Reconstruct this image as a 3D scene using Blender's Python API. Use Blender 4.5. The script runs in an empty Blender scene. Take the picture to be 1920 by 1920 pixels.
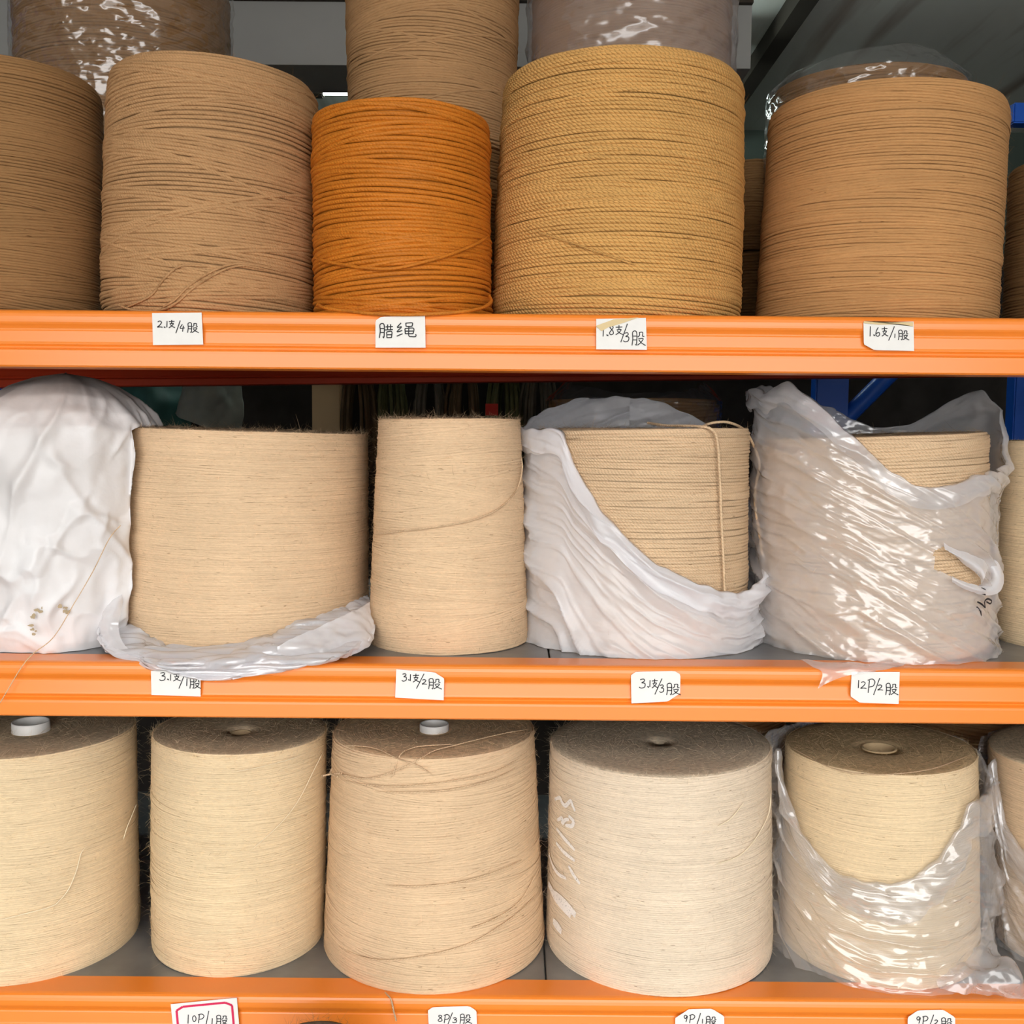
import bpy, math, random
import numpy as np
from mathutils import Matrix, Vector

random.seed(7)
SC = bpy.context.scene
COL = SC.collection
PI = math.pi

# ------------------------------------------------------------------ camera
FPX = 1920.0                      # focal length in pixels of the 1920 frame
PITCH = math.radians(4.5)         # looking slightly down
ROLL = math.radians(0.49)
CAM = np.array([0.0, -1.25, 0.0])
_F = np.array([0, math.cos(PITCH), -math.sin(PITCH)])
_U0 = np.array([0, math.sin(PITCH), math.cos(PITCH)])
_R0 = np.array([1.0, 0, 0])
_R = math.cos(ROLL) * _R0 + math.sin(ROLL) * _U0
_U = -math.sin(ROLL) * _R0 + math.cos(ROLL) * _U0
cam = bpy.data.cameras.new('camera')
cam.sensor_width = 36.0
cam.lens = 36.0 * FPX / 1920.0
cam.clip_start = 0.02
camo = bpy.data.objects.new('camera', cam)
COL.objects.link(camo)
M = Matrix.Identity(4)
for i in range(3):
    M[i][0] = _R[i]; M[i][1] = _U[i]; M[i][2] = -_F[i]; M[i][3] = CAM[i]
camo.matrix_world = M
SC.camera = camo

# ------------------------------------------------------------------ world, exposure
SKY = 3.45
W = bpy.data.worlds.new('world'); SC.world = W
W.use_nodes = True
_bg = W.node_tree.nodes['Background']
_bg.inputs['Color'].default_value = (1.0, 0.985, 0.965, 1)
_bg.inputs['Strength'].default_value = SKY
SC.view_settings.view_transform = 'Standard'
SC.view_settings.look = 'None'
SC.view_settings.gamma = 1.0
SC.view_settings.use_curve_mapping = False
SC.view_settings.exposure = 0.35
SC.cycles.max_bounces = 14
SC.cycles.transparent_max_bounces = 64
SC.cycles.caustics_reflective = False
SC.cycles.caustics_refractive = False
SC.cycles.sample_clamp_indirect = 6.0
try:
    SC.cycles.use_denoising = True
    SC.cycles.denoiser = 'OPENIMAGEDENOISE'
except Exception:
    pass

# ------------------------------------------------------------------ measuring helpers
def ray(px, py):
    return _F + (px - 960.0) / FPX * _R - (py - 960.0) / FPX * _U
def at_y(px, py, Y):
    d = ray(px, py); return CAM + d * ((Y - CAM[1]) / d[1])
def at_z(px, py, Z):
    d = ray(px, py); return CAM + d * ((Z - CAM[2]) / d[2])
def on_cyl(px, py, X, Y, R):
    """ray against a vertical cylinder; past the outline, the tangent point"""
    d = ray(px, py); o = CAM - np.array([X, Y, 0])
    a = d[0]**2 + d[1]**2; b = o[0]*d[0] + o[1]*d[1]; c = o[0]**2 + o[1]**2 - R*R
    q = b*b - a*c
    t = (-b - math.sqrt(max(q, 0))) / a
    return CAM + d * t

# ------------------------------------------------------------------ noise
def _hash(i, j, k, s):
    n = (i.astype(np.int64)*374761393 + j.astype(np.int64)*668265263 + k.astype(np.int64)*2147483647 + s*974711) & 0xffffffff
    n = ((n ^ (n >> 13)) * 1274126177) & 0xffffffff
    n = (n ^ (n >> 16)) & 0xffffffff
    return n / 4294967295.0
def vnoise(P, s=0):
    P = np.asarray(P, float)
    f = np.floor(P); r = P - f; r = r*r*(3-2*r)
    i, j, k = f[..., 0], f[..., 1], f[..., 2]
    out = 0
    for a in (0, 1):
        wa = r[..., 0] if a else 1-r[..., 0]
        for b in (0, 1):
            wb = r[..., 1] if b else 1-r[..., 1]
            for c in (0, 1):
                wc = r[..., 2] if c else 1-r[..., 2]
                out = out + wa*wb*wc*_hash(i+a, j+b, k+c, s)
    return out*2-1
def fbm(P, s=0, n=3):
    o = 0; a = 1.0; P = np.asarray(P, float)
    for q in range(n):
        o = o + a*vnoise(P*(2**q), s+q*17); a *= 0.5
    return o
def ridge(P, s=0, n=2):
    o = 0; a = 1.0; P = np.asarray(P, float)
    for q in range(n):
        o = o + a*(1-np.abs(vnoise(P*(2**q), s+q*31)))**2.2; a *= 0.5
    return o

# ------------------------------------------------------------------ mesh helpers
def mesh_np(name, V, faces, mat=None, parent=None, smooth=True, uv=None, tone=None, mats=None, fmat=None):
    """faces: list of int arrays (n,4) or (n,3)"""
    V = np.asarray(V, np.float32)
    if not isinstance(faces, list): faces = [faces]
    faces = [np.asarray(f, np.int32) for f in faces if len(f)]
    me = bpy.data.meshes.new(name)
    me.vertices.add(len(V)); me.vertices.foreach_set('co', V.ravel())
    loops = np.concatenate([f.ravel() for f in faces])
    tot = np.concatenate([np.full(len(f), f.shape[1], np.int32) for f in faces])
    st = np.concatenate([[0], np.cumsum(tot)[:-1]]).astype(np.int32)
    me.loops.add(len(loops)); me.loops.foreach_set('vertex_index', loops)
    me.polygons.add(len(tot)); me.polygons.foreach_set('loop_start', st); me.polygons.foreach_set('loop_total', tot)
    me.polygons.foreach_set('use_smooth', np.full(len(tot), bool(smooth)))
    if uv is not None:
        l = me.uv_layers.new(name='UVMap')
        l.data.foreach_set('uv', np.asarray(uv, np.float32)[loops].ravel())
    if tone is not None:
        a = me.attributes.new('tone', 'FLOAT', 'POINT'); a.data.foreach_set('value', np.asarray(tone, np.float32))
    for m in (mats or ([mat] if mat else [])): me.materials.append(m)
    if fmat is not None: me.polygons.foreach_set('material_index', np.asarray(fmat, np.int32))
    me.update(calc_edges=True); me.validate()
    o = bpy.data.objects.new(name, me); COL.objects.link(o)
    if parent is not None: o.parent = parent
    return o
def gridfaces(nu, nv, closed_u=False, off=0):
    """verts indexed j*nu+i"""
    I, J = np.meshgrid(np.arange(nu if closed_u else nu-1), np.arange(nv-1))
    I = I.ravel(); J = J.ravel(); I2 = (I+1) % nu
    return np.stack([J*nu+I, J*nu+I2, (J+1)*nu+I2, (J+1)*nu+I], 1) + off
def empty(name, loc, label=None, cat=None, group=None, tilt=(0, 0, 0)):
    o = bpy.data.objects.new(name, None); COL.objects.link(o)
    o.empty_display_size = 0.05
    o.location = loc; o.rotation_euler = tilt
    tag(o, label, cat, group); return o
def tag(o, label=None, cat=None, group=None, kind=None):
    if label: o['label'] = label
    if cat: o['category'] = cat
    if group: o['group'] = group
    if kind: o['kind'] = kind
    return o
def box(name, lo, hi, mat, parent=None, bev=0.0):
    lo = np.array(lo, float); hi = np.array(hi, float)
    if bev <= 0:
        V = [(x, y, z) for z in (lo[2], hi[2]) for y in (lo[1], hi[1]) for x in (lo[0], hi[0])]
        F = [(0, 2, 3, 1), (4, 5, 7, 6), (0, 1, 5, 4), (2, 6, 7, 3), (0, 4, 6, 2), (1, 3, 7, 5)]
        return mesh_np(name, V, np.array(F), mat, parent, smooth=False)
    import bmesh
    bm = bmesh.new(); bmesh.ops.create_cube(bm, size=1.0)
    for v in bm.verts: v.co = Vector([(lo[i]+hi[i])/2 + v.co[i]*(hi[i]-lo[i]) for i in range(3)])
    bmesh.ops.bevel(bm, geom=bm.edges[:], offset=bev, segments=2, affect='EDGES')
    me = bpy.data.meshes.new(name); bm.to_mesh(me); bm.free(); me.materials.append(mat)
    o = bpy.data.objects.new(name, me); COL.objects.link(o); o.parent = parent
    return o
def catmull(P, n):
    P = np.asarray(P, float)
    if len(P) == 2: return P[0] + (P[1]-P[0])*np.linspace(0, 1, n)[:, None]
    d = np.concatenate([[0], np.cumsum(np.linalg.norm(np.diff(P, axis=0), axis=1))])
    Q = np.vstack([2*P[0]-P[1], P, 2*P[-1]-P[-2]])
    out = []
    for t in np.linspace(0, d[-1], n):
        i = min(max(int(np.searchsorted(d, t, 'right'))-1, 0), len(P)-2)
        u = (t-d[i])/max(d[i+1]-d[i], 1e-9)
        a, b, c, e = Q[i], Q[i+1], Q[i+2], Q[i+3]
        out.append(0.5*((2*b)+(c-a)*u+(2*a-5*b+4*c-e)*u*u+(3*b-a-3*c+e)*u**3))
    return np.array(out)
def tube_arrays(P, r, ns=6):
    P = np.asarray(P, float); n = len(P)
    T = np.gradient(P, axis=0); T /= np.linalg.norm(T, axis=1)[:, None] + 1e-12
    ref = np.array([0, 0, 1.0])
    A = np.cross(T, ref); bad = np.linalg.norm(A, axis=1) < 0.15
    A[bad] = np.cross(T[bad], [0, 1.0, 0]); A /= np.linalg.norm(A, axis=1)[:, None]
    for i in range(1, n):
        if np.dot(A[i], A[i-1]) < 0: A[i] = -A[i]
    B = np.cross(T, A)
    ang = np.arange(ns)/ns*2*PI
    r = np.broadcast_to(np.asarray(r, float), (n,))
    V = P[:, None, :] + r[:, None, None]*(np.cos(ang)[None, :, None]*A[:, None, :] + np.sin(ang)[None, :, None]*B[:, None, :])
    L = np.concatenate([[0], np.cumsum(np.linalg.norm(np.diff(P, axis=0), axis=1))])
    uv = np.stack([np.repeat(L, ns), np.tile(np.arange(ns)/ns, n)], 1)
    F = gridfaces(ns, n, closed_u=True)
    V = V.reshape(-1, 3)
    caps = np.array([[0, k, k+1] for k in range(1, ns-1)] + [[(n-1)*ns, (n-1)*ns+k+1, (n-1)*ns+k] for k in range(1, ns-1)])
    return V, F, caps, uv
def tube(name, P, r, mat, parent=None, ns=6):
    V, F, c, uv = tube_arrays(P, r, ns)
    return mesh_np(name, V, [F, c], mat, parent, uv=uv, tone=np.full(len(V), 0.6))

# ------------------------------------------------------------------ materials
def newmat(name):
    m = bpy.data.materials.new(name); m.use_nodes = True
    nt = m.node_tree; nt.nodes.clear()
    out = nt.nodes.new('ShaderNodeOutputMaterial')
    return m, nt, out
def N(nt, t, **kw):
    n = nt.nodes.new('ShaderNode'+t)
    for k, v in kw.items():
        if k in n.inputs: n.inputs[k].default_value = v
        else: setattr(n, k, v)
    return n
def ramp(nt, stops):
    n = nt.nodes.new('ShaderNodeValToRGB')
    while len(n.color_ramp.elements) > 1: n.color_ramp.elements.remove(n.color_ramp.elements[-1])
    for i, (p, c) in enumerate(stops):
        e = n.color_ramp.elements[0] if i == 0 else n.color_ramp.elements.new(p)
        e.position = p; e.color = (c[0], c[1], c[2], 1)
    return n
def mul(c, k): return tuple(min(x*k, 1.0) for x in c)
def srgb(r, g, b):
    f = lambda v: (v/255/12.92) if v/255 <= 0.04045 else ((v/255+0.055)/1.055)**2.4
    return (f(r), f(g), f(b))

def yarn_mat(name, col, twist=0.0, twist_freq=260.0, rough=0.9, var=0.35, bump=0.5, spec=0.12, dash=0.0, gaps=0.85):
    """col: linear base colour; strands carry 'tone' (random per turn) and a UV running along the strand"""
    m, nt, out = newmat(name); L = nt.links.new
    b = N(nt, 'BsdfPrincipled', Roughness=rough); b.inputs['Specular IOR Level'].default_value = spec
    b.inputs['Sheen Weight'].default_value = 0.0; b.inputs['Sheen Roughness'].default_value = 0.5
    b.inputs['Sheen Tint'].default_value = (1, 0.9, 0.75, 1)
    at = N(nt, 'Attribute', attribute_name='tone')
    uvn = N(nt, 'UVMap', uv_map='UVMap')
    mp = N(nt, 'Mapping'); mp.inputs['Scale'].default_value = (60, 2.0, 1)
    L(uvn.outputs['UV'], mp.inputs['Vector'])
    tc = N(nt, 'TexCoord')
    n1 = N(nt, 'TexNoise', Scale=1.0, Detail=4.0); L(mp.outputs[0], n1.inputs['Vector'])
    n2 = N(nt, 'TexNoise', Scale=14.0, Detail=3.0); L(tc.outputs['Object'], n2.inputs['Vector'])
    # horizontal banding of the winding, by height
    mp3 = N(nt, 'Mapping'); mp3.inputs['Scale'].default_value = (3, 3, 42)
    L(tc.outputs['Object'], mp3.inputs['Vector'])
    n3 = N(nt, 'TexNoise', Scale=1.0, Detail=3.0); L(mp3.outputs[0], n3.inputs['Vector'])
    def madd(a, k, c):
        q = N(nt, 'Math', operation='MULTIPLY_ADD'); L(a, q.inputs[0]); q.inputs[1].default_value = k
        if isinstance(c, (int, float)): q.inputs[2].default_value = c
        else: L(c, q.inputs[2])
        return q.outputs[0]
    t = madd(at.outputs['Fac'], 0.13, 0.10)
    t = madd(n1.outputs['Fac'], 0.35, t)
    mp4 = N(nt, 'Mapping'); mp4.inputs['Scale'].default_value = (190, 190, 620); L(tc.outputs['Object'], mp4.inputs['Vector'])
    n4 = N(nt, 'TexNoise', Scale=1.0, Detail=4.0, Roughness=0.65); L(mp4.outputs[0], n4.inputs['Vector'])
    t = madd(n4.outputs['Fac'], 0.55, t)
    t = madd(n2.outputs['Fac'], 0.35, t)
    t = madd(n3.outputs['Fac'], 0.12, t)
    cr = ramp(nt, [(0.25, mul(col, 1-var*1.1)), (0.8, col), (1.0, mul(col, 1+var*0.45))])
    q = N(nt, 'Math', operation='MULTIPLY'); L(t, q.inputs[0]); q.inputs[1].default_value = 0.9
    L(q.outputs[0], cr.inputs['Fac'])
    # dark flecks of bark in the fibre
    mpf = N(nt, 'Mapping'); mpf.inputs['Scale'].default_value = (75, 75, 620)
    L(tc.outputs['Object'], mpf.inputs['Vector'])
    nf = N(nt, 'TexNoise', Scale=1.0, Detail=1.0); L(mpf.outputs[0], nf.inputs['Vector'])
    fr = ramp(nt, [(0.735, (1, 1, 1)), (0.79, (0.35, 0.28, 0.22))]); L(nf.outputs['Fac'], fr.inputs['Fac'])
    mx = N(nt, 'MixRGB', blend_type='MULTIPLY'); mx.inputs['Fac'].default_value = 0.8
    L(cr.outputs['Color'], mx.inputs['Color1']); L(fr.outputs['Color'], mx.inputs['Color2'])
    colour = mx.outputs['Color']
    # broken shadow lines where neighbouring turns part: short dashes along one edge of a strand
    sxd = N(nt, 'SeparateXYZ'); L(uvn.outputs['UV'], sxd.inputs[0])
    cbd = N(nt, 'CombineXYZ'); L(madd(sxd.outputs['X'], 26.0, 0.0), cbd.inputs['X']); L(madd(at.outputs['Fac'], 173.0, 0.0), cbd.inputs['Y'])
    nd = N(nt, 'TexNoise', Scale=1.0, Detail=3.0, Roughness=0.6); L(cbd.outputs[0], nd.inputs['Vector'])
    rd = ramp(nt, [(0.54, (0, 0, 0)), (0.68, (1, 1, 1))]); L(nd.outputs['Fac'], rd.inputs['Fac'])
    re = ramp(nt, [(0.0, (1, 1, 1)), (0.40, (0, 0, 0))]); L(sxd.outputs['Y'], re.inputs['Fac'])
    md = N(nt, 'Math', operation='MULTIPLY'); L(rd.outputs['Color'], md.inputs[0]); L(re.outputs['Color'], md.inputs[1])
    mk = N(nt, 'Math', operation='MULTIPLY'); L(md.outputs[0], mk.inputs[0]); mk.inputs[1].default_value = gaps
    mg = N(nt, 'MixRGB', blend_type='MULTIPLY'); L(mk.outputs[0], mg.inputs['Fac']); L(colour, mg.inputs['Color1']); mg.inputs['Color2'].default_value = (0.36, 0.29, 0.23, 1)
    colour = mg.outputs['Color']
    hgt = madd(n4.outputs['Fac'], 0.9, n1.outputs['Fac'])
    if twist > 0:
        sx = N(nt, 'SeparateXYZ'); L(uvn.outputs['UV'], sx.inputs[0])
        u = N(nt, 'Math', operation='MULTIPLY'); L(sx.outputs['X'], u.inputs[0]); u.inputs[1].default_value = twist_freq*2*PI
        v = madd(sx.outputs['Y'], 2*PI*0.55, u.outputs[0])
        s = N(nt, 'Math', operation='SINE'); L(v, s.inputs[0])
        ab = N(nt, 'Math', operation='ABSOLUTE'); L(s.outputs[0], ab.inputs[0])
        if dash > 0:
            dr = ramp(nt, [(0.0, (1-dash,)*3), (0.45, (1, 1, 1))]); L(ab.outputs[0], dr.inputs['Fac'])
            m2 = N(nt, 'MixRGB', blend_type='MULTIPLY'); m2.inputs['Fac'].default_value = 1.0
            L(colour, m2.inputs['Color1']); L(dr.outputs['Color'], m2.inputs['Color2']); colour = m2.outputs['Color']
        hgt = madd(ab.outputs[0], twist, hgt)
    L(colour, b.inputs['Base Color'])
    bp = N(nt, 'Bump', Strength=bump, Distance=0.0012); L(hgt, bp.inputs['Height']); L(bp.outputs[0], b.inputs['Normal'])
    L(b.outputs[0], out.inputs['Surface'])
    return m

def top_mat(name, col):
    """dusty wound end face: fine rings with fuzz"""
    m, nt, out = newmat(name); L = nt.links.new
    b = N(nt, 'BsdfPrincipled', Roughness=0.95); b.inputs['Specular IOR Level'].default_value = 0.1
    tc = N(nt, 'TexCoord')
    sp = N(nt, 'SeparateXYZ'); L(tc.outputs['Object'], sp.inputs[0])
    cb = N(nt, 'CombineXYZ'); L(sp.outputs['X'], cb.inputs['X']); L(sp.outputs['Y'], cb.inputs['Y'])
    ln = N(nt, 'VectorMath', operation='LENGTH'); L(cb.outputs[0], ln.inputs[0])
    n0 = N(nt, 'TexNoise', Scale=30.0, Detail=4.0); L(tc.outputs['Object'], n0.inputs['Vector'])
    rr = N(nt, 'Math', operation='MULTIPLY_ADD'); L(n0.outputs['Fac'], rr.inputs[0]); rr.inputs[1].default_value = 0.006; L(ln.outputs['Value'], rr.inputs[2])
    c2 = N(nt, 'CombineXYZ'); L(rr.outputs[0], c2.inputs['X'])
    mp = N(nt, 'Mapping'); mp.inputs['Scale'].default_value = (350, 1, 1); L(c2.outputs[0], mp.inputs['Vector'])
    n1 = N(nt, 'TexNoise', Scale=1.0, Detail=3.0); L(mp.outputs[0], n1.inputs['Vector'])
    n2 = N(nt, 'TexNoise', Scale=160.0, Detail=5.0); L(tc.outputs['Object'], n2.inputs['Vector'])
    a = N(nt, 'Math', operation='MULTIPLY_ADD'); L(n1.outputs['Fac'], a.inputs[0]); a.inputs[1].default_value = 0.6
    a2 = N(nt, 'Math', operation='MULTIPLY'); L(n2.outputs['Fac'], a2.inputs[0]); a2.inputs[1].default_value = 0.6
    L(a2.outputs[0], a.inputs[2])
    cr = ramp(nt, [(0.35, mul(col, 0.5)), (0.6, col), (0.85, mul(col, 1.35))]); L(a.outputs[0], cr.inputs['Fac'])
    L(cr.outputs['Color'], b.inputs['Base Color'])
    bp = N(nt, 'Bump', Strength=0.7, Distance=0.002); L(a.outputs[0], bp.inputs['Height']); L(bp.outputs[0], b.inputs['Normal'])
    L(b.outputs[0], out.inputs['Surface'])
    return m

def plain(name, col, rough=0.6, spec=0.3, metal=0.0, noise=0.0, nscale=20.0, bump=0.0, emit=None, nstretch=None, coat=0.0):
    m, nt, out = newmat(name); L = nt.links.new
    b = N(nt, 'BsdfPrincipled', Roughness=rough, Metallic=metal); b.inputs['Specular IOR Level'].default_value = spec
    b.inputs['Coat Weight'].default_value = coat; b.inputs['Coat Roughness'].default_value = 0.2
    b.inputs['Base Color'].default_value = (*col, 1)
    if noise > 0 or bump > 0:
        tc = N(nt, 'TexCoord'); src = tc.outputs['Object']
        if nstretch:
            mp = N(nt, 'Mapping'); mp.inputs['Scale'].default_value = nstretch; L(src, mp.inputs['Vector']); src = mp.outputs[0]
        n = N(nt, 'TexNoise', Scale=nscale, Detail=5.0); L(src, n.inputs['Vector'])
        cr = ramp(nt, [(0.3, mul(col, 1-noise)), (0.7, mul(col, 1+noise*0.5))]); L(n.outputs['Fac'], cr.inputs['Fac'])
        L(cr.outputs['Color'], b.inputs['Base Color'])
        if bump > 0:
            bp = N(nt, 'Bump', Strength=bump, Distance=0.003); L(n.outputs['Fac'], bp.inputs['Height']); L(bp.outputs[0], b.inputs['Normal'])
    if emit:
        b.inputs['Emission Color'].default_value = (*emit[0], 1); b.inputs['Emission Strength'].default_value = emit[1]
    L(b.outputs[0], out.inputs['Surface'])
    return m

def film_mat(name, haze=0.3, col=(0.97, 0.965, 0.98), rough=0.16, crumple=0.5, scale=9.0, stretch=(1, 1, 1), gloss=1.0, crease=0.25, rot=(0, 0, 0), transl=0.2):
    """thin polythene: mostly see-through, milky by 'haze', whiter at creases, glossy skin"""
    m, nt, out = newmat(name); L = nt.links.new
    tc = N(nt, 'TexCoord')
    def crease_noise(rt, sc, st, det, seed):
        mp = N(nt, 'Mapping'); mp.vector_type = 'TEXTURE'; mp.inputs['Scale'].default_value = tuple(1/q for q in st); mp.inputs['Rotation'].default_value = rt; mp.inputs['Location'].default_value = (seed, seed*0.7, 0)
        L(tc.outputs['Object'], mp.inputs['Vector'])
        n = N(nt, 'TexNoise', noise_type='RIDGED_MULTIFRACTAL', normalize=True, Scale=sc, Detail=det, Roughness=0.5, Lacunarity=2.2, Distortion=0.4)
        L(mp.outputs[0], n.inputs['Vector']); return n.outputs['Fac']
    a = crease_noise(rot, scale, stretch, 2.5, 2.73)
    b = crease_noise((0, -rot[1]*0.6, 0.4), scale*1.9, stretch, 2.5, 7.91)
    nz = N(nt, 'TexNoise', Scale=scale*0.8, Detail=2.0); L(tc.outputs['Object'], nz.inputs['Vector'])
    h = N(nt, 'Math', operation='MULTIPLY_ADD'); L(b, h.inputs[0]); h.inputs[1].default_value = 0.45; L(a, h.inputs[2])
    h2 = N(nt, 'Math', operation='MULTIPLY_ADD'); L(nz.outputs['Fac'], h2.inputs[0]); h2.inputs[1].default_value = 1.2; L(h.outputs[0], h2.inputs[2])
    bp = N(nt, 'Bump', Strength=crumple, Distance=0.008); L(h2.outputs[0], bp.inputs['Height'])
    df = N(nt, 'BsdfDiffuse'); df.inputs['Color'].default_value = (*col, 1); L(bp.outputs[0], df.inputs['Normal'])
    tl = N(nt, 'BsdfTranslucent'); tl.inputs['Color'].default_value = (*col, 1)
    dm = N(nt, 'MixShader'); dm.inputs[0].default_value = transl; L(df.outputs[0], dm.inputs[1]); L(tl.outputs[0], dm.inputs[2])
    tr = N(nt, 'BsdfTransparent'); tr.inputs['Color'].default_value = (0.985, 0.985, 0.99, 1)
    # whitening along creases
    er = ramp(nt, [(0.58, (0, 0, 0)), (0.9, (1, 1, 1))]); L(a, er.inputs['Fac'])
    big = N(nt, 'TexNoise', Scale=7.0, Detail=2.0); L(tc.outputs['Object'], big.inputs['Vector'])
    hb = N(nt, 'Math', operation='MULTIPLY_ADD'); L(big.outputs['Fac'], hb.inputs[0]); hb.inputs[1].default_value = haze*0.4; hb.inputs[2].default_value = haze*0.8
    hz = N(nt, 'Math', operation='MULTIPLY_ADD'); L(er.outputs['Color'], hz.inputs[0]); hz.inputs[1].default_value = crease; L(hb.outputs[0], hz.inputs[2])
    # seen edge-on, more film is crossed
    lw = N(nt, 'LayerWeight', Blend=0.35)
    he = N(nt, 'Math', operation='MULTIPLY_ADD', use_clamp=True); L(lw.outputs['Facing'], he.inputs[0]); he.inputs[1].default_value = haze*0.5; L(hz.outputs[0], he.inputs[2])
    m1 = N(nt, 'MixShader'); L(he.outputs[0], m1.inputs[0]); L(tr.outputs[0], m1.inputs[1]); L(dm.outputs[0], m1.inputs[2])
    gl = N(nt, 'BsdfGlossy'); gl.inputs['Roughness'].default_value = rough; L(bp.outputs[0], gl.inputs['Normal'])
    gl.inputs['Color'].default_value = (1, 1, 1, 1)
    # same reflectance from either face of the sheet
    lf = N(nt, 'LayerWeight', Blend=0.5); L(bp.outputs[0], lf.inputs['Normal'])
    pw = N(nt, 'Math', operation='POWER'); L(lf.outputs['Facing'], pw.inputs[0]); pw.inputs[1].default_value = 5.0
    fm = N(nt, 'Math', operation='MULTIPLY_ADD', use_clamp=True); L(pw.outputs[0], fm.inputs[0]); fm.inputs[1].default_value = 0.5; fm.inputs[2].default_value = 0.075*gloss
    m2 = N(nt, 'MixShader'); L(fm.outputs[0], m2.inputs[0]); L(m1.outputs[0], m2.inputs[1]); L(gl.outputs[0], m2.inputs[2])
    L(m2.outputs[0], out.inputs['Surface'])
    return m

J = {
 'brown':  srgb(156, 118, 78),
 'tan':    srgb(194, 152, 108),
 'gold':   srgb(222, 172, 104),
 'rust':   srgb(205, 122, 34),
 'copper': srgb(196, 148, 98),
 'pale':   srgb(226, 196, 160),
 'cream':  srgb(232, 208, 170),
 'ash':    srgb(232, 214, 190),
}
MAT = {}
MAT['orange'] = plain('orange_powder_coat', srgb(247, 138, 42), rough=0.36, spec=0.6, noise=0.04, nscale=6, coat=0.38)
MAT['steel'] = plain('grey_shelf_steel', (0.28, 0.29, 0.30), rough=0.42, spec=0.5, metal=0.55, noise=0.25, nscale=14)
MAT['blue'] = plain('blue_powder_coat', srgb(12, 88, 195), rough=0.4, spec=0.5, noise=0.05)
MAT['paper'] = plain('white_paper', (0.86, 0.85, 0.82), rough=0.8, spec=0.15, noise=0.04, nscale=40)
MAT['tape'] = plain('aged_tape', srgb(214, 190, 140), rough=0.4, spec=0.4)
MAT['ink'] = plain('black_marker_ink', (0.02, 0.02, 0.025), rough=0.6)
MAT['redink'] = plain('red_print', srgb(215, 45, 90), rough=0.6)
MAT['chalk'] = plain('white_chalk', (0.9, 0.88, 0.85), rough=0.95, noise=0.1, nscale=300)
MAT['plastic'] = plain('white_plastic_tube', (0.93, 0.93, 0.90), rough=0.4, spec=0.5)
MAT['card'] = plain('cardboard_tube', srgb(205, 180, 140), rough=0.8)
MAT['concrete'] = plain('grey_concrete', (0.17, 0.17, 0.16), rough=0.9, noise=0.2, nscale=3, bump=0.1)
MAT['ground'] = plain('pale_pavement', (0.42, 0.41, 0.39), rough=0.9, noise=0.2, nscale=4)
MAT['dark'] = plain('dark_wood', (0.05, 0.04, 0.03), rough=0.8)

# ------------------------------------------------------------------ setting
DECK = [0.1422, -0.2893, -0.719]          # top faces of the three shelves in view
CEIL = 1.05
def stained_mat():
    m, nt, out = newmat('stained_ceiling_plaster'); L = nt.links.new
    b = N(nt, 'BsdfPrincipled', Roughness=0.9); b.inputs['Specular IOR Level'].default_value = 0.15
    tc = N(nt, 'TexCoord'); mp = N(nt, 'Mapping'); mp.inputs['Scale'].default_value = (7, 0.55, 1)
    L(tc.outputs['Object'], mp.inputs['Vector'])
    n = N(nt, 'TexNoise', Scale=1.0, Detail=4.0); L(mp.outputs[0], n.inputs['Vector'])
    cr = ramp(nt, [(0.34, (0.42, 0.35, 0.30)), (0.47, (0.80, 0.81, 0.75)), (0.75, (0.86, 0.87, 0.82))]); L(n.outputs['Fac'], cr.inputs['Fac'])
    L(cr.outputs['Color'], b.inputs['Base Color']); L(b.outputs[0], out.inputs['Surface'])
    return m
def S(o): o['kind'] = 'structure'; return o
S(box('ceiling', (-2.1, -2.0, CEIL), (2.1, 2.6, CEIL+0.15), stained_mat()))
S(box('wall_back', (-2.1, 2.4, -1.5), (2.1, 2.55, CEIL), plain('green_grey_wall', (0.10, 0.13, 0.11), rough=0.9, noise=0.3, nscale=2)))
S(box('wall_left', (-2.1, -3.0, -1.5), (-1.95, 2.55, CEIL), MAT['concrete']))
S(box('wall_right', (1.95, -3.0, -1.5), (2.1, 2.55, CEIL), MAT['concrete']))
S(box('floor', (-2.1, -1.9, -1.62), (2.1, 2.6, -1.5), MAT['concrete']))
S(box('ground_outside', (-30, -30, -1.64), (30, -1.9, -1.52), MAT['ground']))
S(box('ceiling_beam', (-1.95, 1.0, 0.775), (0.50, 1.18, CEIL), plain('beam_plaster', (0.36, 0.36, 0.345), rough=0.9, noise=0.1, nscale=3)))
S(box('trim_1', (-1.95, 0.985, 0.905), (0.50, 0.9998, 0.925), MAT['dark']))
S(box('trim_2', (0.655, 1.2, 1.0), (0.70, 2.4, CEIL), MAT['dark']))
S(box('shade_backing', (-1.95, 1.32, -1.5), (1.95, 1.36, 0.42), plain('backing_shade_black', (0.035, 0.03, 0.026), rough=0.9, noise=0.3)))  # added near-black panel standing in for the shade behind the shelves

# fluorescent lamp at the back
_lz = at_y(628, 153, 1.5)
lp = empty('tube_light', (_lz[0]-0.01, 1.5, _lz[2]), 'lit fluorescent tube lamp below the ceiling beam at the back', 'lamp')
box('housing', (-0.06, -0.02, 0.0), (1.0, 0.03, 0.026), MAT['plastic'], lp, bev=0.004)
for hx in (0.1, 0.85):
    box('hanger', (hx, 0.0, 0.02), (hx+0.012, 0.012, CEIL-_lz[2]), MAT['dark'], lp)
V, F, c, uv = tube_arrays(np.array([[-0.02, 0, -0.022], [0.95, 0, -0.022]]), 0.0125, 12)
mesh_np('tube', V, [F, c], plain('lit_tube', (1, 1, 1), emit=((0.85, 1.0, 0.95), 30.0)), lp)
box('end_cap', (-0.045, -0.014, -0.04), (-0.02, 0.014, 0.002), MAT['dark'], lp, bev=0.003)

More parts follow.
